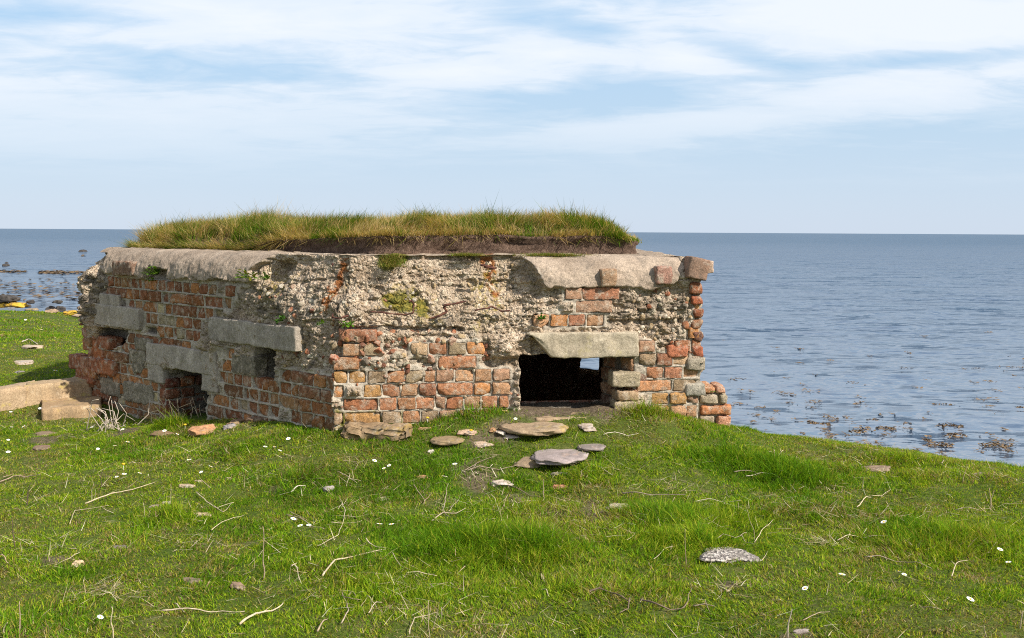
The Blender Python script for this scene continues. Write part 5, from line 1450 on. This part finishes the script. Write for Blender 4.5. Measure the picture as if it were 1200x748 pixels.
TW = [
 ([[(378, 679), (392, 667), (408, 659), (430, 655), (452, 649)], [(429, 639), (440, 645), (452, 650)]], 'long curved pale twig with a forked end in the foreground', .006, PALE),
 ([[(476, 676), (490, 678), (512, 679)], [(460, 657), (470, 668), (480, 676)]], 'thin bent twig right of the long curved twig', .004, PALE),
 ([[(342, 666), (346, 674), (352, 685)], [(342, 672), (348, 664)]], 'short hooked twig beside the single upright stalk', .004, PALE),
 ([[(190, 721), (220, 724), (255, 725), (287, 727)], [(205, 716), (216, 723)]], 'straight dry stick lying along the bottom left', .005, PALE),
 ([[(281, 737), (300, 728), (318, 721), (332, 716)]], 'thick pale stick rising to the right at the bottom left', .007, PALE),
 ([[(100, 594), (130, 586), (155, 578), (181, 572)]], 'pale stick slanting across the left lawn', .006, (.46, .37, .24)),
 ([[(82, 618), (88, 605), (104, 600), (128, 599)]], 'kinked thin stalk below the slanting stick', .003, PALE),
 ([[(0, 568), (15, 563), (30, 562), (48, 562)], [(4, 566), (16, 558)]], 'brown stick at the left edge under the daisies', .006, (.36, .26, .18)),
 ([[(248, 625), (262, 618), (286, 608)]], 'straight thin straw slanting near the peach coloured stone', .003, PALE),
 ([[(230, 581), (242, 594), (254, 600), (274, 597)], [(250, 600), (262, 604), (272, 596)]], 'tangle of dry stalk above the peach coloured stone', .004, PALE),
 ([[(336, 607), (352, 614), (366, 621), (380, 628)], [(340, 606), (354, 611), (360, 618)]], 'brownish forked twig near the foreground daisies', .004, (.36, .27, .18)),
 ([[(398, 588), (404, 605), (402, 618), (396, 635), (372, 645)], [(388, 620), (410, 617), (424, 618)], [(407, 588), (400, 602)]], 'crossed dead stem in the middle lawn', .0035, PALE),
 ([[(396, 557), (408, 565), (419, 571)], [(410, 562), (406, 574)]], 'pale forked stalk lying over the grass tussock', .004, PALE),
 ([[(341, 580), (350, 576), (358, 573)]], 'short thick white stick end beside the tussock', .006, (.6, .52, .40)),
 ([[(506, 614), (520, 608), (534, 607), (546, 604)], [(518, 600), (522, 606), (526, 612)], [(526, 603), (538, 591)], [(520, 602), (522, 585), (526, 574)]], 'branched dry twig left of the long grass tuft', .0045, (.44, .35, .25)),
 ([[(485, 572), (490, 582), (498, 590), (496, 598)], [(497, 594), (506, 582)]], 'crooked brown twig below the brick fragment', .0035, (.36, .27, .18)),
 ([[(548, 555), (562, 554), (585, 554), (605, 552)], [(545, 557), (560, 547), (582, 541)]], 'dark twig leaning against the angular white stone', .005, (.28, .21, .15)),
 ([[(590, 572), (605, 577), (620, 583), (633, 589)]], 'dark thin twig running right from the angular white stone', .0045, (.22, .155, .11)),
 ([[(604, 594), (618, 594), (630, 591)]], 'short grey brown twig in the long grass', .004, (.34, .27, .2)),
 ([[(575, 583), (581, 593), (586, 606)], [(595, 586), (588, 602)]], 'pale split straw in front of the angular white stone', .003, PALE),
 ([[(697, 550), (705, 556), (718, 560)], [(702, 553), (715, 553)]], 'small clump of grey dead twigs in the middle of the grass', .0045, (.45, .36, .28)),
 ([[(729, 581), (745, 584), (765, 584), (803, 586)]], 'dark straight twig above the flat whitish stone', .005, (.25, .19, .15)),
 ([[(707, 513), (720, 512), (735, 514), (748, 515)]], 'thin white stalk lying right of the grey stone', .0035, (.6, .52, .4)),
 ([[(766, 659), (780, 650), (797, 642)]], 'pale thin straw left of the speckled slab', .003, PALE),
 ([[(838, 637), (848, 634), (862, 635), (875, 632)], [(868, 634), (873, 640), (884, 646)]], 'thin twigs lying across the top of the speckled slab', .0035, (.42, .33, .24)),
 ([[(690, 699), (702, 697), (714, 700), (726, 706), (738, 710)], [(738, 712), (735, 720), (726, 729)]], 'dark crooked branch with a pale hooked end at the bottom', .006, (.17, .12, .085)),
 ([[(750, 709), (768, 716), (786, 722), (800, 722)], [(800, 722), (805, 712), (810, 700)]], 'dark branch with a pale fork right of the crooked branch', .0055, (.20, .14, .10)),
 ([[(812, 716), (826, 718), (838, 718)], [(826, 714), (832, 724)]], 'short dark forked twig under the speckled slab', .004, (.24, .18, .13)),
 ([[(635, 695), (640, 700), (644, 706)]], 'tiny pale straw near the bottom of the picture', .0035, PALE),
 ([[(874, 562), (892, 560), (908, 560), (926, 554)]], 'long white stick near the top of the bank', .005, (.6, .51, .38)),
 ([[(860, 557), (874, 558), (888, 557)]], 'brown stick beside the long white stick', .0045, (.34, .26, .19)),
 ([[(1004, 598), (1016, 590), (1022, 587)], [(1022, 588), (1034, 585), (1043, 579)]], 'forked pale twig in the middle of the right lawn', .004, PALE),
 ([[(1014, 656), (1030, 659), (1050, 664), (1075, 669), (1092, 671)]], 'long thin dark stem lying across the right lawn', .0035, (.34, .25, .18)),
 ([[(981, 637), (995, 635), (1012, 634), (1040, 635)]], 'pale stalk lying above the long dark stem', .0035, PALE),
 ([[(1091, 634), (1100, 631), (1106, 628)]], 'short white straw near the right edge', .0045, (.6, .52, .4)),
 ([[(1158, 653), (1166, 645), (1176, 643)]], 'short curved straw above the daisies at the right', .0035, PALE),
 ([[(1115, 681), (1120, 668), (1134, 664)]], 'bent straw left of the daisies at the right edge', .003, PALE),
 ([[(941, 732), (960, 728), (972, 723)]], 'thin brown stalk near the bottom right', .003, (.4, .3, .2)),
 ([[(1080, 719), (1092, 721), (1104, 720)]], 'thin brown stalk beside the lowest right daisy', .003, (.4, .3, .2)),
 ([[(1120, 601), (1135, 601), (1150, 602)]], 'faint dry straw lying in grass at the far right', .003, PALE),
 ([[(814, 592), (830, 592), (848, 592), (868, 593)]], 'faint grey stalk across the grass right of the flat stone', .003, (.42, .36, .26)),
 ([[(884, 640), (893, 628), (906, 613)]], 'slanting straw above the speckled slab', .003, PALE),
 ([[(400, 705), (412, 712), (426, 711)], [(414, 703), (420, 712)]], 'forked dark twig near the bottom centre', .0035, (.3, .22, .15)),
 ([[(432, 725), (440, 715), (448, 711)], [(430, 708), (442, 718), (448, 728)]], 'crossed pale straws near the bottom centre', .0035, PALE),
 ([[(400, 735), (408, 728), (406, 712), (401, 705)]], 'curved upright dead stem at the bottom centre', .004, (.36, .28, .2)),
 ([[(480, 748), (486, 736), (500, 728), (512, 730)]], 'thin arched straw at the bottom edge', .003, PALE),
 ([[(372, 748), (378, 738), (384, 730)]], 'brown upright stub at the bottom edge', .005, (.36, .27, .18)),
 ([[(0, 654), (6, 659), (10, 664)]], 'short pink straw at the left edge', .004, (.55, .36, .24)),
 ([[(94, 652), (84, 660), (64, 668)]], 'thin straw tangle near the cream stone', .003, PALE),
 ([[(26, 402), (34, 400), (44, 405)]], 'small grey driftwood stick on the left grass', .012, (.5, .42, .32)),
]
for lines, lab, r_, c_ in TW: twig(lines, lab, r_, c_)
UP = [
 ([[(309, 681), (309, 655), (308, 617)]], 'single upright dry stalk in the foreground', .0045, (.40, .30, .2)),
 ([[(17, 643), (15, 625), (15, 610)]], 'dark upright stalk at the left of the lawn', .004, DRK),
 ([[(31, 594), (32, 580), (36, 567)], [(31, 590), (34, 575)]], 'charred dark stub near the left stick', .005, DRK),
 ([[(120, 572), (118, 560), (121, 550)], [(122, 570), (124, 558)]], 'small dark dead sprig among the daisies', .004, DRK),
 ([[(132, 748), (131, 730), (131, 711)]], 'pale upright stalk at the bottom left', .0035, PALE),
 ([[(23, 745), (24, 725), (23, 705)]], 'brown upright stalk at the lower left edge', .0045, (.34, .25, .17)),
 ([[(5, 748), (4, 738), (9, 730)]], 'pale bent stem at the lower left corner', .004, PALE),
 ([[(804, 665), (803, 645), (803, 620)]], 'dark thin upright stalk left of the speckled slab', .0035, (.28, .2, .13)),
 ([[(888, 640), (882, 620), (875, 596)]], 'tall thin stalk leaning left above the speckled slab', .0025, (.4, .32, .2)),
 ([[(923, 748), (925, 730), (928, 714)]], 'pale stout stalk standing at the bottom right', .005, (.5, .42, .32)),
 ([[(503, 748), (502, 730), (502, 704)], [(506, 742), (512, 722), (514, 710)], [(502, 735), (494, 722)]], 'branched upright dead weed at the bottom centre', .003, (.42, .33, .22)),
 ([[(637, 583), (637, 572), (637, 562)]], 'thick short stalk right of the angular white stone', .004, (.4, .3, .2)),
 ([[(1058, 520), (1057, 514), (1055, 508)]], 'left one of two dark stalks on the rim of the bank', .004, DRK),
 ([[(1065, 522), (1066, 516), (1067, 510)]], 'right one of two dark stalks on the rim of the bank', .004, DRK),
 ([[(1160, 600), (1161, 585), (1159, 572)], [(1160, 590), (1165, 575)], [(1159, 588), (1154, 576)]], 'tan dead flower stalk on the right of the lawn', .005, (.50, .38, .22)),
 ([[(1085, 620), (1088, 608), (1092, 598)], [(1086, 612), (1082, 602)]], 'straw coloured weed in the long grass at the right', .004, (.46, .33, .18)),
 ([[(1128, 566), (1130, 556), (1134, 547)], [(1128, 562), (1124, 552)]], 'small dead weed on the bank at the upper right', .004, (.46, .35, .2)),
 ([[(1196, 736), (1197, 726), (1199, 716)]], 'dry stalk at the lower right edge', .004, PALE),
 ([[(1155, 748), (1155, 742), (1154, 734)]], 'short pale stalk at the bottom right edge', .004, PALE),
 ([[(200, 592), (200, 580), (200, 568)]], 'fine upright straw above the chalky pebble', .0025, PALE),
 ([[(168, 612), (169, 600), (168, 590)], [(172, 612), (176, 598)]], 'two fine upright straws in the tuft at the left', .0025, PALE),
 ([[(107, 587), (107, 575), (110, 568)], [(110, 586), (112, 574)]], 'pair of pale upright straws among the left daisies', .003, PALE),
]
for lines, lab, r_, c_ in UP: twig(lines, lab, r_, c_, upright=True, name='dry_stalk', cat='dry stalk')

# dead stalk clumps by the left wall
def reeds(cx, cy, n, wpx, lo, hi, label, col=(.50, .40, .28), spread=.6, seed=1, r=.0032):
    rs = np.random.default_rng(seed); mb = MB(); b0 = gp(cx, cy)
    for k in range(n):
        p = b0 + np.array([rs.normal(0, wpx) * b0[1] / FPX, rs.normal(0, .05), 0]); h_ = rs.uniform(lo, hi); a_ = rs.normal(0, spread); e_ = rs.normal(0, .4)
        Vb, F4, F3 = tube(np.array([b0 - [0, 0, .02], (b0 + p) / 2 - [0, 0, .03], p - [0, 0, .018]]) - b0, .003, 4); mb.add(Vb, F4, F3, col=col)
        pp = []
        kink = rs.uniform(.4, .9); a2 = a_ + rs.normal(0, .9)
        for t in np.linspace(0, 1, 7):
            aa = a_ if t < kink else a2
            if not pp: q_ = p.copy(); q_[2] -= .02
            else: q_ = pp[-1] + np.array([math.sin(aa), math.sin(e_) * .5, math.cos(aa)]) * h_ / 6
            pp.append(q_)
        Vb, F4, F3 = tube(np.array(pp) - b0, np.linspace(r, r * .5, 7), 5); mb.add(Vb, F4, F3, col=np.array(col) * rs.uniform(.8, 1.2))
    me = mb.mesh('dead_weed'); me.materials.append(M_WOOD); o = bpy.data.objects.new('dead_weed', me); COL.objects.link(o); o.location = b0; tag(o, label, 'dead weed')
reeds(128, 505, 24, 13, .08, .32, 'tangled grey dead stalks in the hollow beside the lower concrete step', (.46, .38, .30), .7, 3, .0038)
reeds(200, 492, 20, 10, .06, .2, 'bundle of broken straw coloured stems below the framed wall opening', (.66, .50, .30), .3, 4, .004)
reeds(238, 488, 9, 14, .08, .2, 'sparse straw coloured stems right of the framed wall opening', (.52, .40, .26), .4, 5)
reeds(115, 392 + 60, 7, 8, .05, .12, 'short dry stems on the grass above the concrete step', (.5, .42, .28), .6, 6, .0025)
reeds(555, 556, 16, 16, .03, .10, 'flattened pale dead stems left of the angular white stone', (.6, .52, .38), 1.2, 8, .0025)
reeds(915, 536, 10, 7, .03, .09, 'little clump of pale dead stems near the long white stick', (.5, .4, .26), 1.0, 9, .003)

# ------------------------------------------------------------------ leafy plants
def leafy(c0, n, r_, leaf, label, nrm=(0, -1), seed=1, cat='plant', name='wall_plant', cols=((.07, .14, .015), (.12, .20, .02), (.10, .17, .03))):
    rs = np.random.default_rng(seed); mb = MB(); c0 = np.array(c0); nn = np.array([nrm[0], nrm[1], 0])
    for k in range(n):
        d = rs.normal(size=3); d[2] = abs(d[2]) * .6 + .1; d /= np.linalg.norm(d); d = d + nn * .7
        tip = d * r_ * rs.uniform(.4, 1.0)
        side = np.cross(d, [0, 0, 1.0]); side /= np.linalg.norm(side) + 1e-9; lf = leaf * rs.uniform(.6, 1.2)
        ax = d / np.linalg.norm(d) * .6 + rs.normal(0, .4, 3); ax /= np.linalg.norm(ax)
        up = np.cross(side, ax) * .15 * lf
        V_ = [tip, tip + ax * lf * .35 + side * lf * .38 + up, tip + ax * lf * .8 + side * lf * .28, tip + ax * lf, tip + ax * lf * .8 - side * lf * .28, tip + ax * lf * .35 - side * lf * .38 + up]
        mb.add(V_, [[0, 1, 2, 5], [5, 2, 4, 4]][:1] , [[2, 3, 4], [5, 2, 4]], col=np.array(cols[rs.integers(len(cols))]) * rs.uniform(.8, 1.25))
        pp = np.array([tip * t for t in (0, .5, 1.0)]); Vb, F4, F3 = tube(pp, .0012, 4); mb.add(Vb, F4, F3, col=cols[0])
    me = mb.mesh(name, False); me.materials.append(M_LEAF); o = bpy.data.objects.new(name, me); COL.objects.link(o); o.location = c0; tag(o, label, cat)
def onwall(x, y, out_):
    face0 = L(x, y)[0] < 0; s_, z_ = (L(x, y) if face0 else F(x, y)); return wpos(np.array([s_]), np.array([z_]), np.array([out_]))[0]
leafy(onwall(182, 322, -.02), 46, .065, .026, 'fern like plant growing in the notch of the left concrete edge', nL, 1)
leafy(onwall(180, 329, .0), 16, .03, .022, 'small leaves hanging below the notch plant on the bricks', nL, 2)
leafy(onwall(297, 326, .02), 26, .055, .034, 'bright round leaved plant beside the hollow at the broken corner', nL, 3, cols=((.08, .15, .015), (.11, .18, .02), (.16, .16, .02)))
leafy(onwall(312, 328, .0), 14, .04, .026, 'few green leaves inside the hollow at the broken corner', nL, 4)
leafy(onwall(337, 376, .03), 18, .032, .024, 'dark green leaves above the left lintel', nL, 5, cols=((.04, .09, .012), (.05, .11, .02)))
leafy(onwall(408, 382, .02), 26, .04, .022, 'green sprig on the ledge below the rusty bars', nF, 6, cols=((.09, .20, .015), (.12, .24, .02)))
leafy(onwall(381, 379, .02), 12, .026, .018, 'tiny green sprig left of the ledge sprig', nF, 7)
leafy(onwall(634, 374, .01), 40, .030, .014, 'moss green tuft beside the bricks above the front lintel', nF, 8, cols=((.05, .12, .012), (.07, .16, .015)))
leafy(at(831, 459, 5.58), 26, .03, .014, 'green moss tuft on top of the low broken wall', (0, -1), 9, cols=((.10, .20, .02), (.08, .16, .02)))
leafy(gp(305, 488, .02), 22, .05, .026, 'weed with broad leaves against the foot of the left wall', nL, 10)
leafy(gp(432, 500, .03), 16, .04, .02, 'green weed on the mossy ledge at the corner', nF, 11, cols=((.12, .2, .02), (.2, .22, .04)))
leafy(gp(60, 452, .03), 20, .04, .02, 'green weed creeping over the concrete kerb', (0, -1), 12)

# ------------------------------------------------------------------ daisies
def daisy_mesh(seed):
    rs = np.random.default_rng(seed); mb = MB(); R = .0115; h_ = .046
    tilt = rs.uniform(.1, .5); ta = rs.uniform(0, 6.28)
    ax = np.array([math.cos(ta) * math.sin(tilt), math.sin(ta) * math.sin(tilt), math.cos(tilt)])
    e1 = np.cross(ax, [0, 1, 0]); e1 /= np.linalg.norm(e1); e2 = np.cross(ax, e1); c_ = np.array([0, 0, h_])
    for k in range(14):
        a_ = 2 * math.pi * k / 14; d = e1 * math.cos(a_) + e2 * math.sin(a_); s_ = -e1 * math.sin(a_) + e2 * math.cos(a_)
        mb.add([c_ + d * .003 - s_ * .001, c_ + d * .003 + s_ * .001, c_ + d * R * .8 + s_ * .0024 + ax * .002, c_ + d * R + ax * .0015, c_ + d * R * .8 - s_ * .0024 + ax * .002], [[0, 1, 2, 4]], [[4, 2, 3]], mi=0)
    V0, F0 = ico(1); mb.add(c_ + V0 @ np.array([e1, e2, ax]) * np.array([.0036, .0036, .0036]) + ax * .001, None, F0, mi=1)
    Vb, F4, F3 = tube(np.array([[0, 0, -.01], [0.001, 0, h_ * .5], [0, 0, h_]]), .0008, 4); mb.add(Vb, F4, F3, col=(.1, .16, .02), mi=2)
    me = mb.mesh('daisy', False)
    for m_ in (M_PETAL, M_CENTRE, M_LEAF): me.materials.append(m_)
    return me
dmesh = [daisy_mesh(k) for k in range(6)]
DA = {
 'white daisy in the grass close in front of the concrete step': [(20, 483), (8, 491), (13, 489), (14, 506), (28, 508), (2, 524), (10, 523), (10, 539), (101, 502), (108, 507), (89, 511), (47, 485)],
 'white daisy in the grass in front of the framed wall opening': [(146, 505), (156, 520), (150, 527), (135, 531), (115, 533), (123, 541), (157, 551), (164, 563), (137, 566), (146, 566), (195, 520), (208, 515), (193, 513), (144, 510)],
 'white daisy in the grass below the broken orange brick': [(268, 514), (222, 550), (247, 556), (236, 562), (248, 562), (196, 552)],
 'white daisy of the small group left of the near corner': [(311, 532), (322, 532), (338, 525), (316, 537), (328, 537)],
 'white daisy of the cluster around the brownish forked twig': [(344, 623), (352, 628), (362, 627), (352, 632)],
 'white daisy beside the short dry stems in the middle lawn': [(439, 551), (456, 556), (450, 557), (445, 628), (459, 627)],
 'single white daisy at the bottom left': [(118, 737)],
 'white daisy on the right lawn in front of the sea': [(1035, 626), (1020, 667), (1052, 684), (1059, 685), (986, 690), (943, 703), (914, 716), (1136, 721), (1171, 658), (1181, 671)],
 'white daisy close to the white rubble at the doorway': [(533, 556), (535, 501), (604, 500)],
 'white daisy on the sunlit grass beyond the step': [(10, 401), (44, 393), (49, 391), (5, 379), (30, 379), (17, 399), (54, 434), (65, 445)],
}
n_d = 0
for lab, pts in DA.items():
    for (x, y) in pts:
        g_ = gp(x, y + 2); o = bpy.data.objects.new('daisy', dmesh[n_d % 6]); COL.objects.link(o)
        o.location = g_; o.rotation_euler = (0, 0, n_d * 1.7); sc_d = (.8 + .35 * ((n_d * 37) % 10) / 10) * (1.6 if g_[1] > 7.6 else 1.0); o.scale = (sc_d,) * 3
        tag(o, lab, 'daisy', 'daisies scattered in the grass'); n_d += 1
def yellow(x, y, lab):
    g_ = gp(x, y + 1); V0, F0 = ico(2); mb = MB(); mb.add(V0 * [.009, .009, .005] + [0, 0, .032], None, F0, mi=0)
    for k in range(8):
        a_ = k * .785; mb.add([[.004 * math.cos(a_ - .4), .004 * math.sin(a_ - .4), .033], [.016 * math.cos(a_), .016 * math.sin(a_), .037], [.004 * math.cos(a_ + .4), .004 * math.sin(a_ + .4), .033]], None, [[0, 1, 2]])
    Vb, F4, F3 = tube(np.array([[0, 0, -.01], [0, 0, .015], [0, 0, .03]]), .001, 4); mb.add(Vb, F4, F3, mi=1)
    me = mb.mesh('dandelion', False); me.materials.append(M_CENTRE); me.materials.append(M_LEAF); o = bpy.data.objects.new('dandelion', me); COL.objects.link(o); o.location = g_; tag(o, lab, 'dandelion')
yellow(501, 496, 'yellow flower at the foot of the front wall'); yellow(552, 511, 'yellow flower behind the flat pinkish white stone'); yellow(217, 503, 'yellow flower left of the broken orange brick')
yellow(145, 551, 'yellow flower among the daisies at the left')

# ------------------------------------------------------------------ shore rocks far left
RK = [(10, 349, 30, 8, 'dark wet rock at the far left of the shoreline', M_ROCK, T1), (20, 356, 26, 7, 'rock covered with orange lichen at the left edge of the shore', M_ORANGE, T1), (3, 356, 14, 6, 'orange lichen rock cut by the left edge of the picture', M_ORANGE, T1),
      (36, 353, 12, 4, 'dark low rock in the shallow water beyond the orange rock', M_ROCK, T1), (59, 361, 12, 6, 'small dark rock in the middle of the shoreline', M_ROCK, T1), (71, 362, 15, 8, 'pointed dark rock in the middle of the shoreline', M_ROCK, T1),
      (68, 353, 13, 4, 'dark rock standing alone in the shallow water', M_ROCK, (1.3, 1.3, 1.2)), (83, 366, 20, 6, 'orange lichen rock near the left end of the pillbox', M_ORANGE, T1), (60, 364, 16, 5, 'pinkish beige rock behind the dark shoreline rocks', M_STONE, (1.2, 1.0, .85)),
      (38, 362, 16, 5, 'greyish beige rock at the grass edge of the shore', M_STONE, (1.1, 1.0, .85)), (95, 370, 22, 6, 'pale pebbly rock beside the left wall end', M_STONE, (1.2, 1.05, .9)), (13, 359, 10, 4, 'white stone at the grass edge of the shore', M_WHITE, (.8, .8, .8)),
      (33, 358, 8, 5, 'small dark rock right of the white shore stone', M_ROCK, T1)]
for k, (x, y, w, h, lab, mt_, tint) in enumerate(RK):
    g_ = G(x, y + h / 2); sc = g_[1] / FPX
    d = ray(x, y + h / 2); t = (SEA - .02 - EYE[2]) / d[2]; q = EYE + d * t
    if q[1] < g_[1] or g_[2] < SEA: g_ = q
    if g_[1] > 24: g_ = EYE + d * (23 + y * .0) / d[1]; 
    sc = g_[1] / FPX
    stone('shore_rock', x, y, w, h, lab, 'rock', mt_, tint, 0, h * sc * 1.1, 4, seed=200 + k, Yfix=(g_[0], g_[1], g_[2] - .02), aspect=.8, lift=.8, wob=.25)
for k, (x, y, w, h, lab) in enumerate([(97, 294.6, 9, 2.2, 'dark rock awash far out on the left'), (7, 312, 8, 3, 'small dark rock awash left of the reef'), (8, 308.5, 4, 2, 'tiny dark rock tip behind the reef at the left')]):
    d = ray(x, y + 1); t = (SEA - EYE[2]) / d[2]; q = EYE + d * t; sc = q[1] / FPX
    stone('sea_rock', x, y, w, h, lab, 'rock', M_ROCK, T1, 0, h * sc * 2.0, 3, seed=300 + k, Yfix=(q[0], q[1], SEA - .03), aspect=1.5, lift=.5, hole=False, sub=3)

# ------------------------------------------------------------------ seaweed on the water
def seaweed(x, y, w, h, label, n, seed, group=None, name='seaweed', size=.05):
    rs = np.random.default_rng(seed); d = ray(x, y); q = EYE + d * ((SEA + .012 - EYE[2]) / d[2]); sc = q[1] / FPX
    W = w * sc / 2; D = h / 2 * (q[1] ** 2) / (FPX * (EYE[2] - SEA)); mb = MB()
    for k in range(n):
        a_ = rs.uniform(0, 6.28); r_ = math.sqrt(rs.uniform(0, 1)); c_ = np.array([W * r_ * math.cos(a_), D * r_ * math.sin(a_), rs.uniform(-.004, .008)])
        th_ = rs.uniform(0, 6.28); l_ = size * rs.uniform(.5, 1.4); wd = l_ * rs.uniform(.15, .35); u_ = np.array([math.cos(th_), math.sin(th_), rs.normal(0, .18)]); v_ = np.array([-math.sin(th_), math.cos(th_), rs.normal(0, .15)])
        mb.add([c_ - u_ * l_ / 2, c_ + v_ * wd / 2 + [0, 0, .01], c_ + u_ * l_ / 2, c_ - v_ * wd / 2], [[0, 3, 2, 1]])
    me = mb.mesh(name, False); me.materials.append(M_WEED); o = bpy.data.objects.new(name, me); COL.objects.link(o); o.location = q; tag(o, label, 'seaweed', group)
SW = [(1165, 522.5, 38, 7, 'largest floating seaweed patch, close to the bank at the far right', 150), (1102, 521, 30, 6, 'dark seaweed patch floating nearest the bank, left of the largest', 110), (1120, 511, 28, 5, 'long seaweed patch above the nearest ones', 90),
      (1085, 516, 14, 3, 'thin seaweed streak left of the nearest patches', 30), (953, 496, 14, 3.5, 'round seaweed patch in front of the low broken wall', 50), (968, 497.5, 14, 4, 'ragged seaweed patch right of the round one', 50), (1005, 506, 24, 3, 'double seaweed streak behind the middle of the bank', 60),
      (1024, 493, 22, 3, 'flat seaweed streak left of the middle of the open water', 50), (1063, 497, 14, 2.6, 'small round seaweed clump behind the bank', 40), (1040, 502, 26, 3, 'ragged seaweed streak close behind the bank', 50), (1110, 498, 18, 3.4, 'seaweed clump at the right behind the bank', 60),
      (1122, 500, 16, 2.5, 'seaweed clump touching the right one', 40), (1170, 486, 18, 3, 'seaweed clump alone at the right edge of the water', 50), (1106, 475, 24, 2.6, 'long thin seaweed streak half way out', 50), (1200, 478, 20, 2.4, 'seaweed streak cut by the right edge', 40)]
for k, (x, y, w, h, lab, n) in enumerate(SW): seaweed(x, y, w, h, lab, int(n * .7), 400 + k, 'patches of floating seaweed', 'seaweed_patch', .04)
mb_pts = []
rs = np.random.default_rng(77)
ox = []
mbw = MB()
for k in range(150):
    y = 385 + 150 * rs.random() ** .55; x = rs.uniform(835, 1290); w = rs.uniform(3, 14); d = ray(x, y); q = EYE + d * ((SEA + .012 - EYE[2]) / d[2]); sc = q[1] / FPX
    if q[1] > 26: w *= .8
    for j_ in range(int(5 + w)):
        c_ = q + np.array([rs.normal(0, w * sc / 3), rs.normal(0, .05), rs.uniform(-.004, .012)]); th_ = rs.uniform(0, 6.28); l_ = .05 * rs.uniform(.5, 1.4) * max(1, q[1] / 14); wd = l_ * .4
        u_ = np.array([math.cos(th_), math.sin(th_), rs.normal(0, .15)]); v_ = np.array([-math.sin(th_), math.cos(th_), rs.normal(0, .12)])
        mbw.add([c_ - u_ * l_ / 2, c_ + v_ * wd / 2, c_ + u_ * l_ / 2, c_ - v_ * wd / 2], [[0, 3, 2, 1]])
for (x0, x1, yc, n_) in ((-20, 30, 318.5, 260), (46, 100, 319.5, 420), (-20, 100, 333, 120), (0, 100, 343, 120), (95, 100, 300, 20)):
    for k in range(n_):
        x = rs.uniform(x0, x1); y = rs.normal(yc, .9 if yc < 325 else 5); d = ray(x, max(y, 276)); q = EYE + d * ((SEA + .02 - EYE[2]) / d[2])
        c_ = q + np.array([0, 0, rs.uniform(0, .025)]); th_ = rs.uniform(-.5, .5); l_ = rs.uniform(.10, .28); u_ = np.array([math.cos(th_), math.sin(th_), .1]); v_ = np.array([-math.sin(th_), math.cos(th_), rs.normal(0, .3)])
        mbw.add([c_ - u_ * l_ / 2, c_ + v_ * .04, c_ + u_ * l_ / 2, c_ - v_ * .04], [[0, 3, 2, 1]])
tag(link('loose_seaweed', mbw.mesh('loose_seaweed', False), M_WEED), 'loose scraps of brown weed drifting on the water', 'seaweed', kind='stuff')

# ------------------------------------------------------------------ grass
sets = [scatter_grass(-3.2, 3.2, 2.35, 4.3, 32000), scatter_grass(-3.9, 4.2, 4.3, 6.3, 24000, 1.0, 1.1), scatter_grass(-7.5, -2.2, 6.3, 9.0, 10000, 1.0, 1.6),
        scatter_grass(-3.2, 3.2, 2.35, 4.6, 1500, .7, 3.2), scatter_grass(-3.9, 4.2, 4.6, 6.3, 900, .7, 3.4), scatter_grass(-11, -2.8, 9.0, 14, 2400, 1.15, 2.6), scatter_grass(-17, -5, 14, 23, 600, 1.3, 5.0),
        scatter_grass(1.1, 4.2, 6.2, 7.4, 3000)]
lawn = blade_obj('grass', sets, M_BLADE)
tag(lawn, 'short green turf with yellowish and straw coloured patches', 'grass', kind='stuff')
# loose straw lying in the turf
n = 15000
xy = np.stack([rng.uniform(-4, 4.3, n), 2.4 + 4.2 * rng.random(n) ** 1.1], 1); xy = xy[(np.abs(xy[:, 0]) < xy[:, 1] * .6 + .4) & (poly_sd(xy, np.array(PLAN)) > .03)]
P3 = np.concatenate([xy, np.zeros((len(xy), 1))], 1); xy = xy[rng.random(len(xy)) < .30 + .9 * fbm(P3, 1.8, 3, 301)]
for (cx_, cy_) in ((520, 610), (800, 575), (700, 553), (1000, 545), (300, 560), (160, 600), (240, 640), (470, 690), (640, 600), (685, 600), (850, 700), (60, 650), (890, 740), (650, 740), (430, 610), (560, 555), (575, 535), (735, 505), (780, 545), (915, 535), (960, 640), (1130, 560),
                 (330, 700), (120, 700), (500, 735), (1090, 720), (30, 570), (420, 580), (1040, 610), (830, 600), (660, 640), (590, 600), (220, 540), (370, 650), (740, 620), (950, 600)):
    g_ = G(cx_, cy_); m_ = int(rng.integers(25, 90)); sp_ = rng.uniform(.04, .13)
    xy = np.concatenate([xy, g_[:2] + rng.normal(0, 1, (m_, 2)) * [sp_ * 1.3, sp_]])
z = ground(xy) + rng.uniform(.006, .030, len(xy)); n = len(xy)
st = blade_obj('straw', [(np.concatenate([xy, z[:, None]], 1), rng.uniform(.02, .10, n) , rng.uniform(.0012, .003, n) * np.where(rng.random(n) < .05, 1.8, 1), rng.uniform(0, 6.28, n), rng.normal(1.45, .22, n), rng.uniform(-.3, .3, n), mixcol(n, [(.50, .41, .25), (.40, .31, .18), (.58, .50, .34)], [2, 2, 1]))], M_STRAW)
tag(st, 'thin scraps of dry straw lying loose in the turf', 'straw', kind='stuff')
